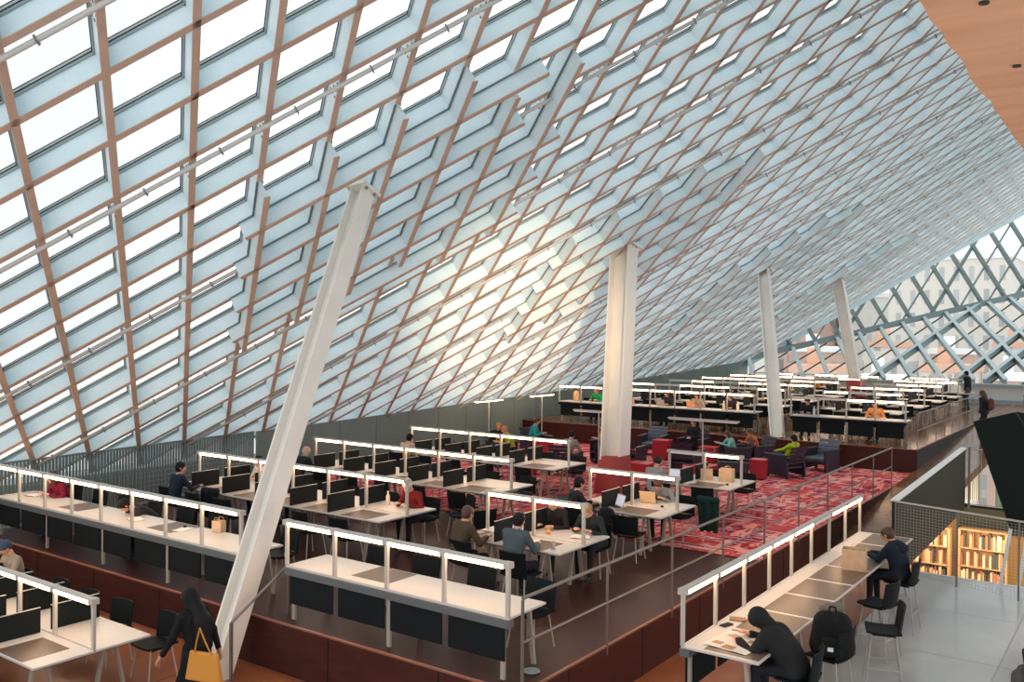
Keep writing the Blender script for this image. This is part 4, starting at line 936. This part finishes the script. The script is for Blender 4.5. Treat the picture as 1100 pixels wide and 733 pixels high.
# backpack hung on the second stool
BK = mat('backpack_black', (.009, .010, .011), .8, spec=.2); BKG = mat('backpack_grey', (.16, .16, .15), .7)
bp = thing('backpack', 'large black backpack standing on a bar stool at the high counter', 'backpack', (-3.20, 11.20, ZL+.77), .2); bp.scale = (1.08, 1.08, 1.12)
sdf_obj('pack_body', [((-.10, 0, .12), (-.08, 0, .36), .15, .13, 0), ((.10, 0, .12), (.08, 0, .36), .15, .13, 0), ((0, .12, .14), (0, .10, .26), .10, .08, 0)], [BK], .015, parent=bp, k=.04)
sdf_obj('front_pocket', [((-.07, -.15, .10), (.07, -.15, .10), .07, .07, 0), ((-.06, -.14, .2), (.06, -.14, .2), .05, .05, 0)], [BK], .012, parent=bp, k=.03)
b = MB(); b.path([(-.04, 0, .48), (-.03, 0, .54), (.03, 0, .54), (.04, 0, .48)], .010, BK); b.build('grab_handle', parent=bp)
for q in (-1, 1):
    b = MB(); b.path([(q*.08, .13, .44), (q*.12, .2, .36), (q*.13, .2, .18), (q*.12, .14, .06)], .016, BKG); b.build('shoulder_strap', parent=bp)
b = MB(); b.box(-.03, .03, -.235, -.225, .12, .16, FRW); b.build('badge', parent=bp)
sc_ = thing('scarf', 'grey brown bundled scarf on top of the black backpack', 'scarf', (-3.26, 11.42, ZL+1.28), 0)
sdf_obj('fabric', [((-.10, -.06, 0), (.10, .0, .02), .05, .045, 0), ((-.08, .06, .01), (.06, .09, .03), .045, .05, 0), ((.0, -.02, .05), (.05, .05, .06), .04, .04, 0)], [mat('scarf_grey', (.17, .14, .12), .9)], .012, parent=sc_, k=.02)
rb = thing('backpack', 'dark red backpack worn by the woman on the ramp', 'backpack', (-4.98, 35.6, .49+1.0), 1.2)
sdf_obj('pack_body', [((0, -.22, .05), (0, -.22, .26), .12, .11, 0)], [mat('backpack_red', (.10, .02, .018), .7)], .016, parent=rb)
# jackets over chairs
def jacket(x, y, z, rz, col, label, L=.5):
    o = thing('jacket', label, 'jacket', (x, y, z), rz); M = mat('jacket_%.3f_%.3f' % col[:2], col, .9, spec=.15)
    sdf_obj('fabric', [((-.18, 0, .0), (.18, 0, .0), .05, .05, 0), ((-.17, -.03, -.02), (-.14, -.07, -L), .06, .05, 0), ((.17, -.03, -.02), (.14, -.07, -L), .06, .05, 0), ((0, -.04, -.05), (0, -.07, -L+.04), .09, .075, 0)], [M], .014, parent=o, k=.05)
jacket(-7.1, 16.42, .80, FACECAM, (.010, .035, .030), 'dark green jacket hung at the right end of the third row short table', .62)
jacket(-15.3, 11.0, .82, .1, (.008, .014, .018), 'black coat over a chair right of the man in navy shirt')
jacket(-14.0, 16.0, .86, FACECAM, (.03, .035, .05), 'dark coat piled on a chair, far side of the third row', .35)
jacket(-15.1, 19.85, .84, FACECAM, (.02, .03, .06), 'dark blue coat piled on a chair at the far side of the fourth row', .3)
jacket(-16.1, 19.8, .84, FACECAM, (.012, .012, .014), 'black coat piled on the leftmost chair behind the fourth row', .3)
bk = thing('backpack', 'black backpack slumped on the chair beside the third row short table', 'backpack', (-7.95, 13.95, .50), .3)
sdf_obj('pack_body', [((-.06, 0, .10), (-.04, 0, .30), .13, .11, 0), ((.06, 0, .10), (.04, 0, .30), .13, .11, 0)], [BK], .014, parent=bk, k=.04)
# small table things
def book(x, y, z, rz, label, open_=True):
    o = thing('open_book', label, 'book', (x, y, z), rz); b = MB()
    for q in (-1, 1):
        def pg(u, v, q=q): return (q*u*.15, (v-.5)*.22, .006+.014*math.sin(u*math.pi*.9+.3)), (0, 0, 1)
        b.shell(pg, 6, 2, .006, PAPER)
    b.build('pages', parent=o); b = MB(); b.box(-.155, .155, -.115, .115, 0, .004, mat('cover_tan', (.45, .25, .10), .6)); b.build('cover', parent=o)
book(-7.45, 12.25, .752, .4, 'open book in front of the blond reader')
book(-17.8, 8.75, .752, .2, 'open book by the woman in dark red')
book(-14.2, 8.7, .752, -.3, 'open book under the slumped person on the long front counter')
book(-6.9, 29.2, ZU+.752, .1, 'open book on the upper right counter')
def sheetp(x, y, z, rz, label):
    b = MB(); b.box(-.105, .105, -.148, .148, 0, .003, PAPER); tag(b.build('paper_sheet', loc=(x, y, z), rz=rz), label, 'paper')
sheetp(-7.9, 11.55, .753, .5, 'loose sheet of paper right of the lilac laptop'); sheetp(-8.55, 15.5, .753, .2, 'loose sheet of paper at the middle of the third row short table'); sheetp(-8.35, 18.25, .753, -.4, 'loose papers by the cap wearer'); sheetp(-12.9, 8.75, .753, .3, 'loose sheet near the right end of the long front counter')
def bottle(x, y, z, col, label, s_=1.):
    o = thing('bottle', label, 'bottle', (x, y, z)); M = mat('bottle_%.2f' % col[0], col, .2); b = MB()
    b.lathe((0, 0, 0), [(.033*s_, 0), (.035*s_, .02*s_), (.035*s_, .15*s_), (.014*s_, .19*s_), (.014*s_, .21*s_)], M, 14); b.build('body', parent=o, smooth=True)
    b = MB(); b.lathe((0, 0, .21*s_), [(.017*s_, 0), (.017*s_, .022*s_)], FRW, 12); b.build('cap', parent=o)
bottle(-11.75, 12.35, .752, (.75, .62, .55), 'clear water bottle left of the man in the white beanie', 1.1)
bottle(-15.1, 12.2, .752, (.70, .60, .50), 'cream bottle by a light post in the second row')
bottle(-12.05, 29.15, ZU+.752, (.72, .50, .30), 'left one of two tan bottles on the upper left counter', 1.3); bottle(-11.55, 29.15, ZU+.752, (.70, .48, .28), 'right one of two tan bottles on the upper left counter', 1.3)
bottle(-9.0, 29.2, ZU+.752, (.60, .62, .62), 'pale bottle on the upper right counter near the column', 1.2)
o = thing('glass_cup', 'glass of iced coffee on the second row short table', 'cup', (-7.38, 11.35, .752)); b = MB(); b.lathe((0, 0, 0), [(.028, 0), (.038, .11), (.034, .11), (.026, .01)], mat('cup_plastic', (.45, .38, .32), .15), 16); b.build('cup', parent=o, smooth=True); b = MB(); b.lathe((0, 0, .01), [(.025, 0), (.032, .085)], mat('coffee', (.12, .06, .03), .3), 14); b.build('drink', parent=o)
o = tag((lambda b: (b.lathe((0, 0, 0), [(.012, 0), (.032, .012), (.042, .038), (.034, .066), (.012, .078)], mat('orange_skin', (.85, .28, .05), .5), 16), b.build('orange', loc=(-8.0, 12.15, .752), smooth=True))[1])(MB()), 'orange lying on the second row short table', 'orange')
kb = thing('paper_bag', 'tan standing bag on the left end of the upper left counter', 'bag', (-18.0, 29.2, ZU+.752)); b = MB(); b.lathe((0, 0, 0), [(.11, 0), (.13, .18), (.10, .34), (.06, .38)], mat('tan_bag', (.62, .38, .18), .8), 12); b.build('bag_body', parent=kb)
for (x, y, z, lb) in ((-13.0, 8.85, .752, 'dark computer mouse on the long front counter'), (-7.55, 18.5, .752, 'dark mouse at the right of the fourth row short table'), (-7.55, 15.35, .752, 'dark mouse at the right of the third row short table')):
    b = MB(); b.lathe((0, 0, 0), [(.03, 0), (.034, .012), (.02, .03), (.001, .035)], DARK, 14); tag(b.build('computer_mouse', loc=(x, y, z), smooth=True), lb, 'mouse')
# back-of-house bits on the upper level
o = thing('display_rack', 'white display rack with upright cards near the standing man', 'rack', (-8.6, 47.6, ZU), .2); b = MB(); b.box(-.9, .9, -.2, .2, 0, .95, FRW); b.build('cabinet', parent=o)
for k in range(6):
    b = MB(); b.box(-.8+k*.28, -.62+k*.28, -.02, .02, .95, 1.4+.1*(k % 3), FRW); b.build('card', parent=o)
b = MB(); b.box(-4.2, 1.5, 42.0, 42.5, ZU, ZU+.45, FRW); tag(b.build('low_bench'), 'long low white bench beyond the woman on the ramp', 'bench')
HV = thing('handrail', 'short steel handrail at the top of the ramp behind the woman', 'railing', (0, 0, 0))
for y in (40.0, 42.0, 44.0):
    b = MB(); b.box(-4.26, -4.24, y-.02, y+.02, ZU-.1, ZU+1.03, RAILM); b.build('post', parent=HV)
b = MB(); b.tube((-4.25, 40, ZU+1.05), (-4.25, 44, ZU+1.05), .022, RAILM); b.build('rail', parent=HV)
jacket(-1.32, 12.75, ZL+.52, -math.pi/2, (.10, .10, .095), 'grey coat bundled over a seat at the right edge of the picture', .45)
chair(-1.05, 12.72, ZL, -math.pi/2, 'black chair under the grey coat at the bottom right edge', 'black chair at the right edge')
